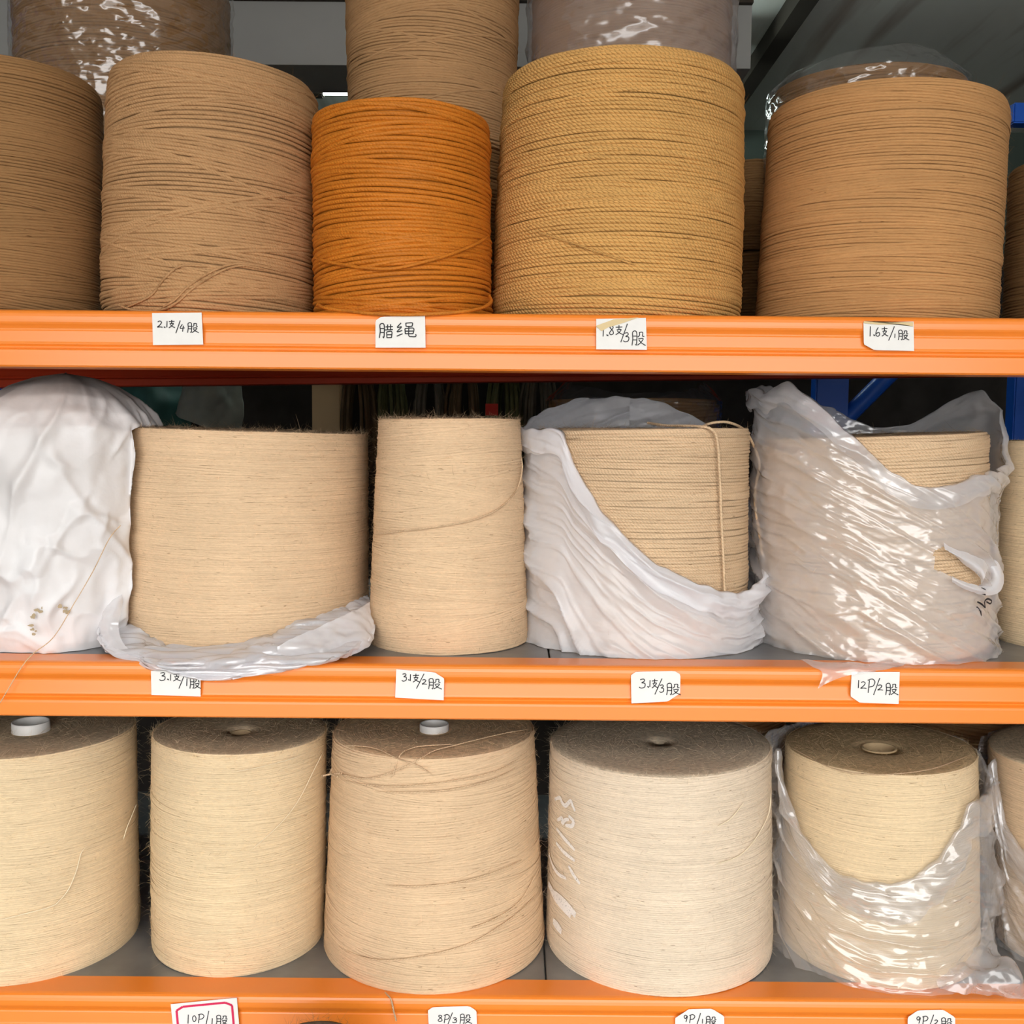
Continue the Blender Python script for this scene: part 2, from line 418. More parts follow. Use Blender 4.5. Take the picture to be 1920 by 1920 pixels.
# ------------------------------------------------------------------ rack
MAT['orange_shaded'] = plain('shaded_orange_powder_coat', srgb(205, 62, 22), rough=0.5, spec=0.3, noise=0.05, nscale=6)  # rear beams' orange, deepened: shade and bounced orange light put into the colour
prof = []
def beam_profile(h=0.069):
    P = [(0.045, 0.0), (0.021, 0.0), (0.008, 0.0), (0.0045, -0.0008), (0.0022, -0.0024), (0.0008, -0.0050), (0.0, -0.0085), (0.0, -0.0125), (0.0002, -0.0150),
         (0.0012, -0.0172), (0.0032, -0.0200), (0.0046, -0.0225), (0.0048, -0.0242), (0.0042, -0.0256),
         (0.0026, -0.0385), (0.0020, -0.0405), (0.0022, -0.0415), (0.0042, -0.0440), (0.0046, -0.0458),
         (0.0014, -0.0476), (0.0004, -0.0488), (0.0, -0.0515), (0.0, -h+0.002), (0.002, -h), (0.045, -h)]
    return P
def beam(shelf, y0=0.0, h=0.069, x0=-1.25, x1=1.25, tilt=0.0, flip=False, dz0=0.0, mat=None):
    P = [(y, dz*h/0.069) for y, dz in beam_profile()]; n = len(P); V = []
    for x in (x0, x1):
        for (y, dz) in P:
            V.append((x, y0 + (-(y-0.045) if flip else y), dz*(1-tilt*x/h)+dz0))
    F = [(i, i+1, n+i+1, n+i) for i in range(n-1)] + [(n-1, 0, n, 2*n-1)]
    return mesh_np('beam', V, np.array(F, np.int32), mat or MAT['orange'], shelf, smooth=False)
RACK_D = 0.74
where = ['top orange steel shelf with a ridged beam, holding brown spools',
         'middle orange steel shelf with a grey deck, carrying the white sack',
         'bottom orange steel shelf with a grey deck, carrying five whole pale spools']
for k, z in enumerate(DECK):
    sh = empty('rack_shelf', (0, 0, z), where[k], 'shelf', 'shelves of the storage rack')
    beam(sh)
    if k == 0: beam(sh, RACK_D-0.045, 0.032, tilt=0.020, dz0=-0.0165, mat=MAT['orange_shaded'])
    else: beam(sh, RACK_D-0.045, 0.05, dz0=-0.0165, mat=MAT['orange_shaded'])
    for xa, xb in ((-1.25, -0.80), (-0.80, 0.05), (0.05, 0.90), (0.90, 1.25)):
        # sheet-steel deck with a folded rim
        box('deck_panel', (xa+0.0012, 0.0215, -0.016), (xb-0.0012, RACK_D-0.005, -0.0002), MAT['steel'], sh, bev=0.0012)
for x, side in ((-1.29, 'left'), (1.25, 'right')):
    fr_ = empty('storage_rack', (x, 0, -1.5), 'blue steel end frame of the rack beyond the %s picture edge' % side, 'shelving')
    for y in (0.0, RACK_D-0.05):
        box('upright', (0, y, 0.0), (0.04, y+0.05, 2.5), MAT['blue'], fr_, bev=0.003)
    for zb in (0.3, 1.0, 1.7):
        tube('brace', catmull(np.array([(0.02, 0.03, zb), (0.02, RACK_D-0.03, zb+0.5)]), 4), 0.012, MAT['blue'], fr_)

# ------------------------------------------------------------------ spools
def sil(l, r, py, Yc):
    dl, dr = ray(l, py), ray(r, py)
    a, b = math.atan2(dl[0], dl[1]), math.atan2(dr[0], dr[1])
    m, h = (a+b)/2, (b-a)/2
    D = Yc-CAM[1]
    return D*math.tan(m), D/math.cos(m)*math.sin(h)
class Spool: pass
def measure(top_lr, bot_lr, zbase, Yf, top):
    """outline (left,right,row) high and low on the spool, base height, front, and a pixel on the front of its top edge"""
    s = Spool(); R = 0.15
    for _ in range(8):
        Yc = Yf + R
        xt, rt = sil(*top_lr, Yc); xb, rb = sil(*bot_lr, Yc)
        zt = at_y((top_lr[0]+top_lr[1])/2, top_lr[2], Yc)[2]-zbase
        zb = at_y((bot_lr[0]+bot_lr[1])/2, bot_lr[2], Yc)[2]-zbase
        R = max(rt, rb)
    s.H = at_y(top[0], top[1], Yc-rt)[2]-zbase
    k = (rt-rb)/(zt-zb)
    s.r0 = rb - k*zb; s.r1 = rb + k*(s.H-zb)
    tx = (xt-xb)/(zt-zb)
    s.X = xb - tx*zb; s.Y = Yc; s.Z = zbase; s.tilt = math.atan(tx)
    return s
def lathe(P, ns=96):
    P = np.asarray(P, float); a = np.arange(ns)/ns*2*PI
    V = np.stack([P[:, None, 0]*np.sin(a), -P[:, None, 0]*np.cos(a), np.broadcast_to(P[:, None, 1], (len(P), ns))], -1).reshape(-1, 3)
    return V, gridfaces(ns, len(P), closed_u=True)
def sprof(s, z):
    """radius of the wound surface at height z (0..H), with rounded shoulders"""
    t = np.clip(z/s.H, 0, 1)
    r = s.r0 + (s.r1-s.r0)*t + s.bulge*np.sin(PI*t)
    e = s.edge
    for d in (z, s.H-z):
        q = np.clip(1-d/e, 0, 1); r = r - e*0.55*(1-np.sqrt(np.clip(1-q*q, 0, 1)))
    return r
def winding(s, w, cover, amp, seed, name='winding', mat=None, parent=None, seg=72, drift=2.2, wild=0.08, relief=None):
    relief = relief or (0.5 if w > 0.0045 else 0.36 if w > 0.0034 else 0.12)
    """one closed layer of turns lying side by side, then a looser layer of turns crossing over it"""
    rng = np.random.RandomState(seed)
    z0 = np.arange(w*0.5, s.H-w*0.4, w*0.98); n1 = len(z0)
    f = lambda k, q: vnoise(np.stack([z0*k, np.full(n1, q), np.full(n1, seed*1.7)], 1), seed)
    A = amp*s.r0*0.55*f(drift*9, 3.3); B = amp*s.r0*0.35*f(drift*7, 8.1)
    z0 = z0 + rng.normal(0, 0.07*w, n1)
    lay = rng.uniform(-0.08, 0.08, n1)
    # crossing turns come in small bundles
    n2 = int(n1*(cover-1)); zs = []; As = []; Bs = []; ls = []
    while len(zs) < n2:
        zc = rng.uniform(0.03, 0.97)*s.H; k = rng.randint(1, 6)
        sl = rng.choice([-1, 1])*amp*s.r0*rng.uniform(0.5, 1.1)
        if rng.rand() < wild*2: sl *= 2.0; k = 1
        b = rng.normal(0, 0.35)*amp*s.r0
        for q in range(k):
            zs.append(zc+q*w*1.0); As.append(sl); Bs.append(b); ls.append(rng.uniform(0.16, 0.34))
    z0 = np.concatenate([z0, np.clip(zs, w, s.H-w)]); A = np.concatenate([A, As]); B = np.concatenate([B, Bs]); lay = np.concatenate([lay, ls])
    n = len(z0)
    room = np.minimum(z0, s.H-z0)*0.9
    tot = np.hypot(A, B)+1e-9; k = np.minimum(1, room/tot); A = A*k; B = B*k
    th = PI + np.linspace(0, 2*PI, seg+1)      # the join lies at the back
    P = th[None, :]
    wob = rng.uniform(0, 6, (n, 2))
    zz = z0[:, None] + A[:, None]*np.sin(P) + B[:, None]*np.cos(P) + 0.06*w*np.sin(3*P+wob[:, :1]) + 0.05*w*np.sin(7*P+wob[:, 1:])
    zz = np.clip(zz, w*0.35, s.H-w*0.35)
    rr = sprof(s, zz) + w*(lay[:, None] + 0.05*np.sin(3*P+wob[:, 1:]))
    # slubs: the yarn is thicker and thinner along its length
    slub = vnoise(np.stack([np.broadcast_to(P*s.r0*70, zz.shape)+wob[:, :1]*9, zz*0+np.arange(n)[:, None]*3.7, zz*0], -1), seed+4)
    rr = rr + w*(0.07 if w < 0.0034 else 0.05)*slub
    ca = np.radians([-88, -48, 0, 48, 88] if w > 0.0034 else [-85, -30, 30, 85]); nc = len(ca)
    RR = rr[:, :, None] + relief*w*np.cos(ca)[None, None, :]
    ZZ = zz[:, :, None] + 0.5*w*np.sin(ca)[None, None, :]
    X = RR*np.sin(th)[None, :, None]; Y = -RR*np.cos(th)[None, :, None]
    V = np.stack([X, Y, ZZ], -1).reshape(-1, 3)
    m = seg+1
    I = np.arange(seg); I2 = I+1
    base = np.concatenate([np.stack([I*nc+c, I2*nc+c, I2*nc+c+1, I*nc+c+1], 1) for c in range(nc-1)])
    F = (base[None] + (np.arange(n)*m*nc)[:, None, None]).reshape(-1, 4)
    u = (th[None, :, None]*s.r0 + rng.rand(n)[:, None, None]*5 + np.zeros((1, 1, nc)))
    v = np.broadcast_to(np.linspace(0, 1, nc), u.shape)
    uv = np.stack([u, v], -1).reshape(-1, 2)
    tone = np.repeat(rng.rand(n), m*nc)
    return mesh_np(name, V, F, mat, parent, uv=uv, tone=tone)
def fuzz(s, n, lmin, lmax, width, seed, mat, parent, top=0, out=0.4, only_top=False):
    rng = np.random.RandomState(seed)
    k = n + top
    th = rng.uniform(0, 2*PI, k); z = rng.uniform(0.002, s.H, k)
    edge = rng.rand(k) < 0.10; z[edge] = s.H - rng.rand(edge.sum())*0.006
    r = sprof(s, z)
    rad = np.stack([np.sin(th), -np.cos(th), np.zeros(k)], 1)
    tan = np.stack([np.cos(th), np.sin(th), np.zeros(k)], 1)
    up = np.tile([0, 0, 1.0], (k, 1))
    p = rad*r[:, None] + up*z[:, None]
    d = tan*rng.normal(0, 1, k)[:, None] + up*rng.normal(0, 0.45, k)[:, None] + rad*(rng.rand(k)*out*2)[:, None]
    if top:
        q = slice(n, k)
        rr = np.sqrt(rng.uniform(0.05, 1, top))*s.r1
        p[q] = rad[q]*rr[:, None] + up[q]*(s.H+0.001)
        d[q] = rng.normal(0, 1, (top, 3))*[1, 1, 0.12] + [0, 0, 0.22]
    d[edge] += up[edge]*rng.uniform(0.0, 0.9, edge.sum())[:, None]
    d /= np.linalg.norm(d, axis=1)[:, None]
    L = lmin + (lmax-lmin)*rng.rand(k)**2
    bend = rng.normal(0, 0.35, (k, 3))
    wv = np.cross(d, rng.normal(0, 1, (k, 3))); wv /= np.linalg.norm(wv, axis=1)[:, None]+1e-9
    pts = []
    for t in (0, 0.33, 0.66, 1.0):
        c = p + d*(L*t)[:, None] + bend*(L*t*t)[:, None]
        ww = width*(1-0.7*t)
        pts += [c - wv*ww/2, c + wv*ww/2]
    V = np.stack(pts, 1).reshape(-1, 3)
    b = np.array([[0, 1, 3, 2], [2, 3, 5, 4], [4, 5, 7, 6]])
    F = (b[None] + (np.arange(k)*8)[:, None, None]).reshape(-1, 4)
    o = mesh_np('fuzz', V, F, mat, parent, smooth=False, tone=np.repeat(rng.rand(k), 8))
    o['kind'] = 'stuff'
    return o
def fibre_mat(name, col):
    m, nt, out = newmat(name); L = nt.links.new
    at = N(nt, 'Attribute', attribute_name='tone'); cr = ramp(nt, [(0.0, mul(col, 0.45)), (0.35, mul(col, 0.9)), (1.0, mul(col, 1.15))]); L(at.outputs['Fac'], cr.inputs['Fac'])
    d = N(nt, 'BsdfDiffuse'); L(cr.outputs['Color'], d.inputs['Color'])
    t = N(nt, 'BsdfTranslucent'); L(cr.outputs['Color'], t.inputs['Color'])
    x = N(nt, 'MixShader'); x.inputs[0].default_value = 0.4
    L(d.outputs[0], x.inputs[1]); L(t.outputs[0], x.inputs[2]); L(x.outputs[0], out.inputs['Surface'])
    return m
FIB = {k: fibre_mat(k+'_fibre', mul(v, 1.12)) for k, v in J.items()}
_bodymats = {}
def build_spool(s, label, group, colour, w, cover=1.35, amp=0.05, seed=1, core=None, ymat=None, topcol=None,
                nfuzz=900, topfuzz=0, bulge=0.0, edge=0.010, drift=2.2, wild=0.06, seg=72, flen=(0.006, 0.018), name='jute_spool'):
    s.bulge = bulge; s.edge = edge
    root = empty(name, (s.X, s.Y, s.Z), label, 'spool', group, tilt=(0, s.tilt, 0))
    s.root = root
    col = J[colour]
    if ymat is None:
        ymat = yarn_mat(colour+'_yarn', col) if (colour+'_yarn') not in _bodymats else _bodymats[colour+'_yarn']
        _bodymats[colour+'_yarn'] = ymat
    rc = core['r'] if core else 0.008
    # solid core of yarn under the outer turns, with its end faces and the bore
    zs = np.concatenate([[0.0], np.linspace(0.0, edge, 6)[1:], np.linspace(edge, s.H-edge, 22)[1:], np.linspace(s.H-edge, s.H, 6)[1:]])
    P = [(rc, 0.0)] + [(sprof(s, z)-(0.4 if w > 0.0034 else 0.10)*w, z) for z in zs]
    nside = len(P)
    for q in np.linspace(0.9, 0, 7):
        rr = rc + (P[nside-1][0]-rc)*q
        P.append((rr, s.H + 0.0035*math.sin(q*PI)*(0.6) - 0.004*(1-q)))
    P += [(rc, s.H-0.02), (rc, s.H*0.5), (0.0005, s.H*0.5)]
    V, F = lathe(P, 96)
    tm = top_mat(colour+'_end_face', topcol or mul(col, 0.45)) if topcol is not None or (colour+'_end') not in _bodymats else _bodymats[colour+'_end']
    if topcol is None: _bodymats[colour+'_end'] = tm
    fm = np.zeros(len(F), int); fm[(nside-3)*96:] = 1; fm[:96] = 1
    body = mesh_np('yarn_body', V, F, parent=root, mats=[ymat, tm], fmat=fm, uv=np.zeros((len(V), 2)), tone=np.full(len(V), 0.45))
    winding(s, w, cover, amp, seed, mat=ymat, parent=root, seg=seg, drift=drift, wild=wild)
    if nfuzz: fuzz(s, nfuzz, flen[0], flen[1], 0.00022, seed+50, FIB[colour], root)
    if w < 0.0034 and nfuzz > 600:
        fuzz(s, int(nfuzz*2.4), 0.004, 0.010, 0.00042, seed+52, FIB[colour], root, out=0.12).name = 'surface_fibres'
    if topfuzz:
        key = ('top',)+tuple(topcol or mul(col, 0.5))
        if key not in FIB: FIB[key] = fibre_mat('end_face_fibre', mul(key[1:], 1.25))
        fuzz(s, 0, flen[0], flen[1], 0.00030, seed+51, FIB[key], root, top=topfuzz*2).name = 'end_face_fuzz'
    if core:
        r = core['r']; h = core.get('h', 0.004)
        P = [(r-0.0015, s.H*0.3), (r, s.H*0.3), (r, s.H+h-0.001), (r-0.0006, s.H+h), (r-0.0024, s.H+h), (r-0.003, s.H+h-0.001), (r-0.003, s.H*0.3)]
        V, F = lathe(P, 40)
        mesh_np('core_tube', V, F, MAT[core.get('mat', 'plastic')], root)
    return s
def rel(s, p):
    """world point(s) into the spool's own frame"""
    m = Matrix.Translation((s.X, s.Y, s.Z)) @ Matrix.Rotation(s.tilt, 4, 'Y')
    mi = m.inverted()
    return np.array([tuple(mi @ Vector(q)) for q in np.atleast_2d(p)])
def on_spool(s, px, py, off=0.002):
    R = (s.r0+s.r1)/2; X = s.X
    for _ in range(5):
        p = on_cyl(px, py, X, s.Y, R+off)
        z = p[2]-s.Z; R = float(sprof(s, np.clip(np.array(z), 0, s.H))); X = s.X + math.tan(s.tilt)*z
    return p
def strand(s, pts, r, mat, off=0.0025, n=60, name='loose_strand'):
    P = np.array([on_spool(s, a, b, off) for a, b in pts])
    return tube(name, rel(s, catmull(P, n)), r, mat, s.root)

ymat = {}
ymat['wax'] = yarn_mat('waxed_rust_cord', J['rust'], twist=0.5, twist_freq=110, var=0.45, bump=0.6, spec=0.3, rough=0.55, dash=0.12)
ymat['gold'] = yarn_mat('golden_plied_jute', J['gold'], twist=0.9, twist_freq=80, var=0.35, bump=0.8, dash=0.35)
ymat['tan2'] = yarn_mat('tan_plied_jute', J['tan'], twist=0.6, twist_freq=120, var=0.35, bump=0.6, dash=0.15)
ymat['pl'] = yarn_mat('pale_plied_jute', J['pale'], twist=0.7, twist_freq=110, var=0.3, bump=0.7, dash=0.22)

# ---- top shelf, front row
Z0 = DECK[0]
T1 = build_spool(measure((-215, 190, 260), (-205, 188, 520), Z0, 0.035, (-10, 86)),
    'dull brown jute spool cut by the picture edge, left end of the top shelf', 'spools on the top shelf', 'brown', 0.0036, amp=0.11, seed=11, edge=0.022, nfuzz=1500, bulge=0.003, wild=0.12)
T2 = build_spool(measure((203, 594, 230), (193, 590, 540), Z0, 0.030, (345, 88)),
    'light brown jute spool with loose strands at its foot on the top shelf', 'spools on the top shelf', 'tan', 0.0046, amp=0.17, cover=1.5, seed=12, edge=0.028, nfuzz=1600, bulge=0.002, ymat=ymat['tan2'], wild=0.2)
T3 = build_spool(measure((588, 915, 260), (592, 918, 560), Z0, 0.022, (745, 181)),
    'rust orange waxed cord spool on the top shelf', 'spools on the top shelf', 'rust', 0.0056, amp=0.15, seed=13, edge=0.012, nfuzz=150, ymat=ymat['wax'], cover=1.4, wild=0.05, name='cord_spool')
T4 = build_spool(measure((946, 1391, 220), (928, 1386, 540), Z0, 0.022, (1165, 78)),
    'large golden jute spool on the top shelf, right of the rust orange cord', 'spools on the top shelf', 'gold', 0.0049, amp=0.05, seed=14, edge=0.022, nfuzz=1600, ymat=ymat['gold'], wild=0.05, bulge=0.002)
T5 = build_spool(measure((1442, 1892, 240), (1420, 1874, 560), Z0, 0.055, (1680, 138)),
    'wide copper brown jute spool at the right end of the top shelf', 'spools on the top shelf', 'copper', 0.0037, amp=0.055, seed=15, edge=0.018, nfuzz=1500, wild=0.08)

# ---- top shelf, rear stacks
def rear(lr, zb, Yf, H, **kw):
    s = measure(lr, (lr[0], lr[1], lr[2]+90), zb, Yf, (0.5*(lr[0]+lr[1]), 100)); s.H = H; s.tilt = 0
    s.r0 = s.r1 = max(s.r0, s.r1) if s.r0 > 0 else 0.15
    return s
ZR = Z0 + 0.305
def rear_fixed(l, r, py, zb, Yf, H, taper=0.0):
    s = Spool(); R = 0.15
    for _ in range(6):
        x, R = sil(l, r, py, Yf+R)
    s.X, s.Y, s.Z, s.tilt, s.H = x, Yf+R, zb, 0.0, H
    s.r0, s.r1 = R*(1-taper), R*(1+taper)
    return s
kw = dict(nfuzz=250, seg=56)
B1 = build_spool(rear_fixed(25, 430, 90, ZR, 0.40, 0.30), 'brown jute spool in clear crinkled film, high up behind the two left spools', 'spools stacked at the rear of the top shelf', 'brown', 0.0045, amp=0.06, seed=21, **kw)
B2 = build_spool(rear_fixed(652, 968, 90, ZR, 0.36, 0.30, 0.02), 'brown jute spool rising behind the rust orange cord spool', 'spools stacked at the rear of the top shelf', 'tan', 0.0042, amp=0.16, seed=22, nfuzz=600, seg=72, wild=0.2)
B3 = build_spool(rear_fixed(1000, 1370, 60, ZR, 0.38, 0.30), 'jute spool in milky film, above and behind the golden twine spool', 'spools stacked at the rear of the top shelf', 'brown', 0.0045, amp=0.05, seed=23, **kw)
B4 = build_spool(rear_fixed(1446, 1815, 180, Z0, 0.41, 0.445), 'dark jute spool under clear film, peeping over the wide copper brown spool', 'spools stacked at the rear of the top shelf', 'brown', 0.0045, amp=0.05, seed=24, **kw)
B5 = build_spool(rear_fixed(1889, 2200, 400, Z0, 0.36, 0.30), 'dark jute spool at the right picture edge, below the blue bar', 'spools standing on the top shelf rear', 'brown', 0.0045, amp=0.08, seed=25, **kw)
B6 = build_spool(rear_fixed(1384, 1442, 240, Z0+0.19, 0.63, 0.16), 'small dark spool high in the gap left of the copper brown spool', 'spools standing on the top shelf rear', 'brown', 0.0045, amp=0.08, seed=26, nfuzz=60, seg=40)
# carriers of the stacked ones, seen only in the gaps
for (l, r, y, Yf, h, sd, where) in [(20, 435, 300, 0.40, 0.303, 31, 'brown jute spool standing under the film-wrapped one behind the left spools'),
                        (660, 965, 300, 0.36, 0.303, 32, 'brown jute spool in shadow behind the rust orange cord'),
                        (1000, 1385, 300, 0.38, 0.303, 33, 'brown jute spool in shadow behind the golden twine spool')]:
    build_spool(rear_fixed(l, r, y, Z0, Yf, h), where, 'spools standing on the top shelf rear', 'brown', 0.0055, amp=0.06, seed=sd, nfuzz=60, seg=40, cover=1.2)
build_spool(rear_fixed(1385, 1441, 400, Z0, 0.63, 0.188), 'small dark spool low in the gap left of the copper brown spool', 'spools standing on the top shelf rear', 'brown', 0.0055, amp=0.06, seed=34, nfuzz=40, seg=40, cover=1.2)

# ---- middle shelf
Z1 = DECK[1]
def yfront(px, py, Z): return at_z(px, py, Z)[1]
M2 = build_spool(measure((231, 690, 850), (223, 691, 1130), Z1, yfront(450, 1222, Z1), (460, 806)),
    'wide pale jute spool standing in a rolled-down clear bag, right of the white sack', 'spools on the middle shelf', 'pale', 0.0029, amp=0.035, seed=41, edge=0.006, nfuzz=2600, topfuzz=500, flen=(0.005, 0.017))
M3 = build_spool(measure((708, 977, 830), (692, 989, 1170), Z1, yfront(840, 1229, Z1), (840, 783)),
    'slim pale jute spool without any bag on the middle shelf', 'spools on the middle shelf', 'pale', 0.0031, amp=0.13, seed=42, edge=0.006, nfuzz=1800, topfuzz=300, wild=0.15, drift=3.5)
M4 = build_spool(measure((1008, 1403, 840), (1003, 1400, 1130), Z1, yfront(1205, 1232, Z1), (1230, 803)),
    'pale jute twine spool with two hanging yarn ends inside a milky white bag', 'spools on the middle shelf', 'pale', 0.0042, amp=0.035, seed=43, edge=0.008, nfuzz=1200, topfuzz=200, ymat=ymat['pl'], wild=0.02)
M5 = build_spool(measure((1430, 1853, 860), (1432, 1856, 1150), Z1, yfront(1640, 1243, Z1), (1640, 815)),
    'broad pale jute twine spool inside a clear bag with a torn handle', 'spools on the middle shelf', 'pale', 0.0042, amp=0.04, seed=44, edge=0.010, nfuzz=700, topfuzz=200, ymat=ymat['pl'], wild=0.03)
M6 = build_spool(rear_fixed(1858, 2230, 1000, Z1, 0.075, 0.283), 'yellowish jute spool at the right end of the middle shelf', 'spools on the middle shelf', 'cream', 0.0030, amp=0.04, seed=45, nfuzz=900, edge=0.008)

# ---- bottom shelf
Z2 = DECK[2]
dust = srgb(205, 184, 154)
L1 = build_spool(measure((-155, 257, 1450), (-150, 262, 1700), Z2, yfront(50, 1852, Z2), (55, 1425)),
    'pale spool with a white core tube at the left end of the bottom shelf', 'spools on the bottom shelf', 'cream', 0.0027, amp=0.05, seed=51, edge=0.005, nfuzz=1800, topfuzz=700, topcol=dust, core=dict(r=0.025, h=0.010), wild=0.03)
L2 = build_spool(measure((284, 611, 1440), (284, 607, 1720), Z2, yfront(442, 1834, Z2), (440, 1416)),
    'narrow cream jute spool on the bottom shelf, left of the tied-up cone', 'spools on the bottom shelf', 'cream', 0.0027, amp=0.05, seed=52, edge=0.005, nfuzz=2200, topfuzz=700, topcol=dust, core=dict(r=0.016, h=-0.006, mat='card'), wild=0.05, bulge=0.001)
L3 = build_spool(measure((622, 1004, 1430), (607, 1021, 1760), Z2, yfront(812, 1866, Z2), (815, 1425)),
    'tied-up pale jute cone with loose ends over its top and a white tube', 'spools on the bottom shelf', 'pale', 0.0030, amp=0.11, seed=53, edge=0.005, nfuzz=1500, topfuzz=500, topcol=srgb(226, 196, 158), core=dict(r=0.0205, h=0.006), wild=0.10)
L4 = build_spool(measure((1030, 1447, 1480), (1025, 1449, 1740), Z2, yfront(1240, 1870, Z2), (1240, 1456)),
    'ash pale jute spool with white chalk marks down its left side', 'spools on the bottom shelf', 'ash', 0.0027, amp=0.04, seed=54, edge=0.005, nfuzz=2400, topfuzz=900, topcol=srgb(204, 188, 164), core=None, wild=0.03)
L5 = build_spool(measure((1470, 1836, 1470), (1462, 1840, 1740), Z2, yfront(1645, 1856, Z2), (1650, 1455)),
    'honey pale spool with a cardboard bore, its clear bag slumped down in front', 'spools on the bottom shelf', 'cream', 0.0028, amp=0.04, seed=55, edge=0.005, nfuzz=1300, topfuzz=700, topcol=srgb(204, 178, 138), core=dict(r=0.024, h=-0.002, mat='card'), wild=0.02)
L6 = build_spool(measure((1852, 2230, 1480), (1856, 2235, 1720), Z2, yfront(2040, 1850, Z2), (2040, 1452)),
    'jute spool in a clear bag at the right end of the bottom shelf', 'spools on the bottom shelf', 'pale', 0.0032, amp=0.04, seed=56, edge=0.005, nfuzz=300, topfuzz=100, topcol=dust, wild=0.02)
# second row behind, glimpsed under the middle beam
for (l, r, Yf, H, sd, lab) in [(1185, 1470, 0.365, 0.30, 61, 'jute twine spool in the second row, glimpsed over the chalk-marked spool'),
                               (1690, 1990, 0.37, 0.30, 62, 'jute spool in the second row, glimpsed right of the honey pale spool')]:
    build_spool(rear_fixed(l, r, 1370, Z2, Yf, H), lab, 'spools in the second row of the bottom shelf', 'tan', 0.0055, amp=0.07, seed=sd, nfuzz=100, seg=48, cover=1.2, topcol=mul(dust, 0.7))
# spool on the floor-level shelf poking up in front of the lowest beam
_p = at_y(604, 1907, -0.085)
fs = Spool(); fs.X, fs.Y, fs.H, fs.tilt, fs.r0, fs.r1 = _p[0], -0.135, 0.70, 0, 0.052, 0.050
fs.Z = _p[2]-fs.H
build_spool(fs, 'grey-brown dusty spool end poking up in front of the lowest orange beam', None, 'brown', 0.0045, amp=0.05, seed=65, nfuzz=200, topfuzz=200, seg=48, topcol=srgb(105, 95, 82), edge=0.012)
fs.root.location.z = fs.Z

# ------------------------------------------------------------------ yarn ends and marks on the spools
def on_any(s, px, py, off):
    p = at_z(px, py, s.Z+s.H)
    if py > 805 and math.hypot(p[0]-s.X-math.tan(s.tilt)*s.H, p[1]-s.Y) < s.r1-0.002: return p + [0, 0, off]
    return on_spool(s, px, py, off)
def strands(s, lines, r, mat, off=0.0035, n=50, name='loose_yarn'):
    for L_ in lines:
        P = np.array([on_any(s, a, b, off) for a, b in L_])
        tube(name, rel(s, catmull(P, n)), r*np.clip(np.sin(np.linspace(0, PI, n))*5, 0.12, 1), mat, s.root)
def free_strand(s, pts, r, mat, name='loose_yarn', n=60):
    """pixel points with their own distance Y"""
    P = np.array([at_y(a, b, y) for a, b, y in pts])
    return tube(name, rel(s, catmull(P, n)), r, mat, s.root)
YL_ = plain('pale_fibre_thread', (0.88, 0.76, 0.55), rough=0.8)
YT, YG, YP, YW = ymat['tan2'], ymat['gold'], ymat['pl'], ymat['wax']
strands(T2, [[(233, 578), (267, 563), (287, 550), (307, 523), (330, 503), (353, 497), (390, 500)],
             [(300, 579), (327, 563), (353, 537), (383, 517), (413, 502), (450, 494), (493, 500), (540, 512)],
             [(306, 580), (333, 566), (360, 542), (390, 522), (420, 506), (455, 498), (500, 505)],
             [(222, 572), (245, 580), (275, 583), (310, 579), (335, 566)]], 0.0016, YT)
strands(T3, [[(591, 484), (620, 492), (680, 502), (740, 503), (800, 490), (850, 475), (895, 456), (918, 441)]], 0.0022, YW, off=0.006)
free_strand(T3, [(596, 572, 0.04), (612, 578, 0.015), (650, 583, 0.004), (700, 588, -0.003), (760, 590, -0.004), (820, 588, -0.003), (870, 584, 0.006), (905, 577, 0.03), (921, 566, 0.06), (918, 556, 0.09)], 0.0022, YW)
strands(T4, [[(1003, 433), (1093, 463), (1193, 497)]], 0.0014, YG, off=0.005)
strands(M3, [[(977, 850), (979, 880), (968, 920), (935, 954), (890, 974), (840, 985), (780, 993), (720, 1000), (704, 1002)]], 0.0011, YP, off=0.0035)
yf = M4.Y-M4.r1
free_strand(M4, [(1215, 793, yf+0.10), (1250, 798, yf+0.06), (1300, 799, yf+0.02), (1333, 804, yf+0.008), (1345, 828, yf+0.012), (1350, 900, yf+0.015), (1353, 980, yf+0.017), (1357, 1060, yf+0.02), (1359, 1112, yf+0.02)], 0.0019, YP)
free_strand(M4, [(1318, 800, yf+0.06), (1335, 793, yf+0.05), (1365, 792, yf+0.06), (1395, 806, yf+0.09), (1413, 835, yf+0.12), (1424, 870, yf+0.13), (1417, 910, yf+0.13), (1416, 950, yf+0.12), (1424, 1000, yf+0.11), (1429, 1040, yf+0.11)], 0.0019, YP)
strands(L1, [[(256, 1508), (247, 1530), (238, 1552), (231, 1575)], [(162, 1588), (152, 1600), (144, 1630), (130, 1665), (112, 1688), (95, 1700), (40, 1715), (0, 1725)]], 0.0007, YL_)
strands(L2, [[(606, 1410), (588, 1445), (560, 1500), (525, 1545), (470, 1595)], [(440, 1447), (480, 1440), (540, 1425), (560, 1418)]], 0.0005, YL_)
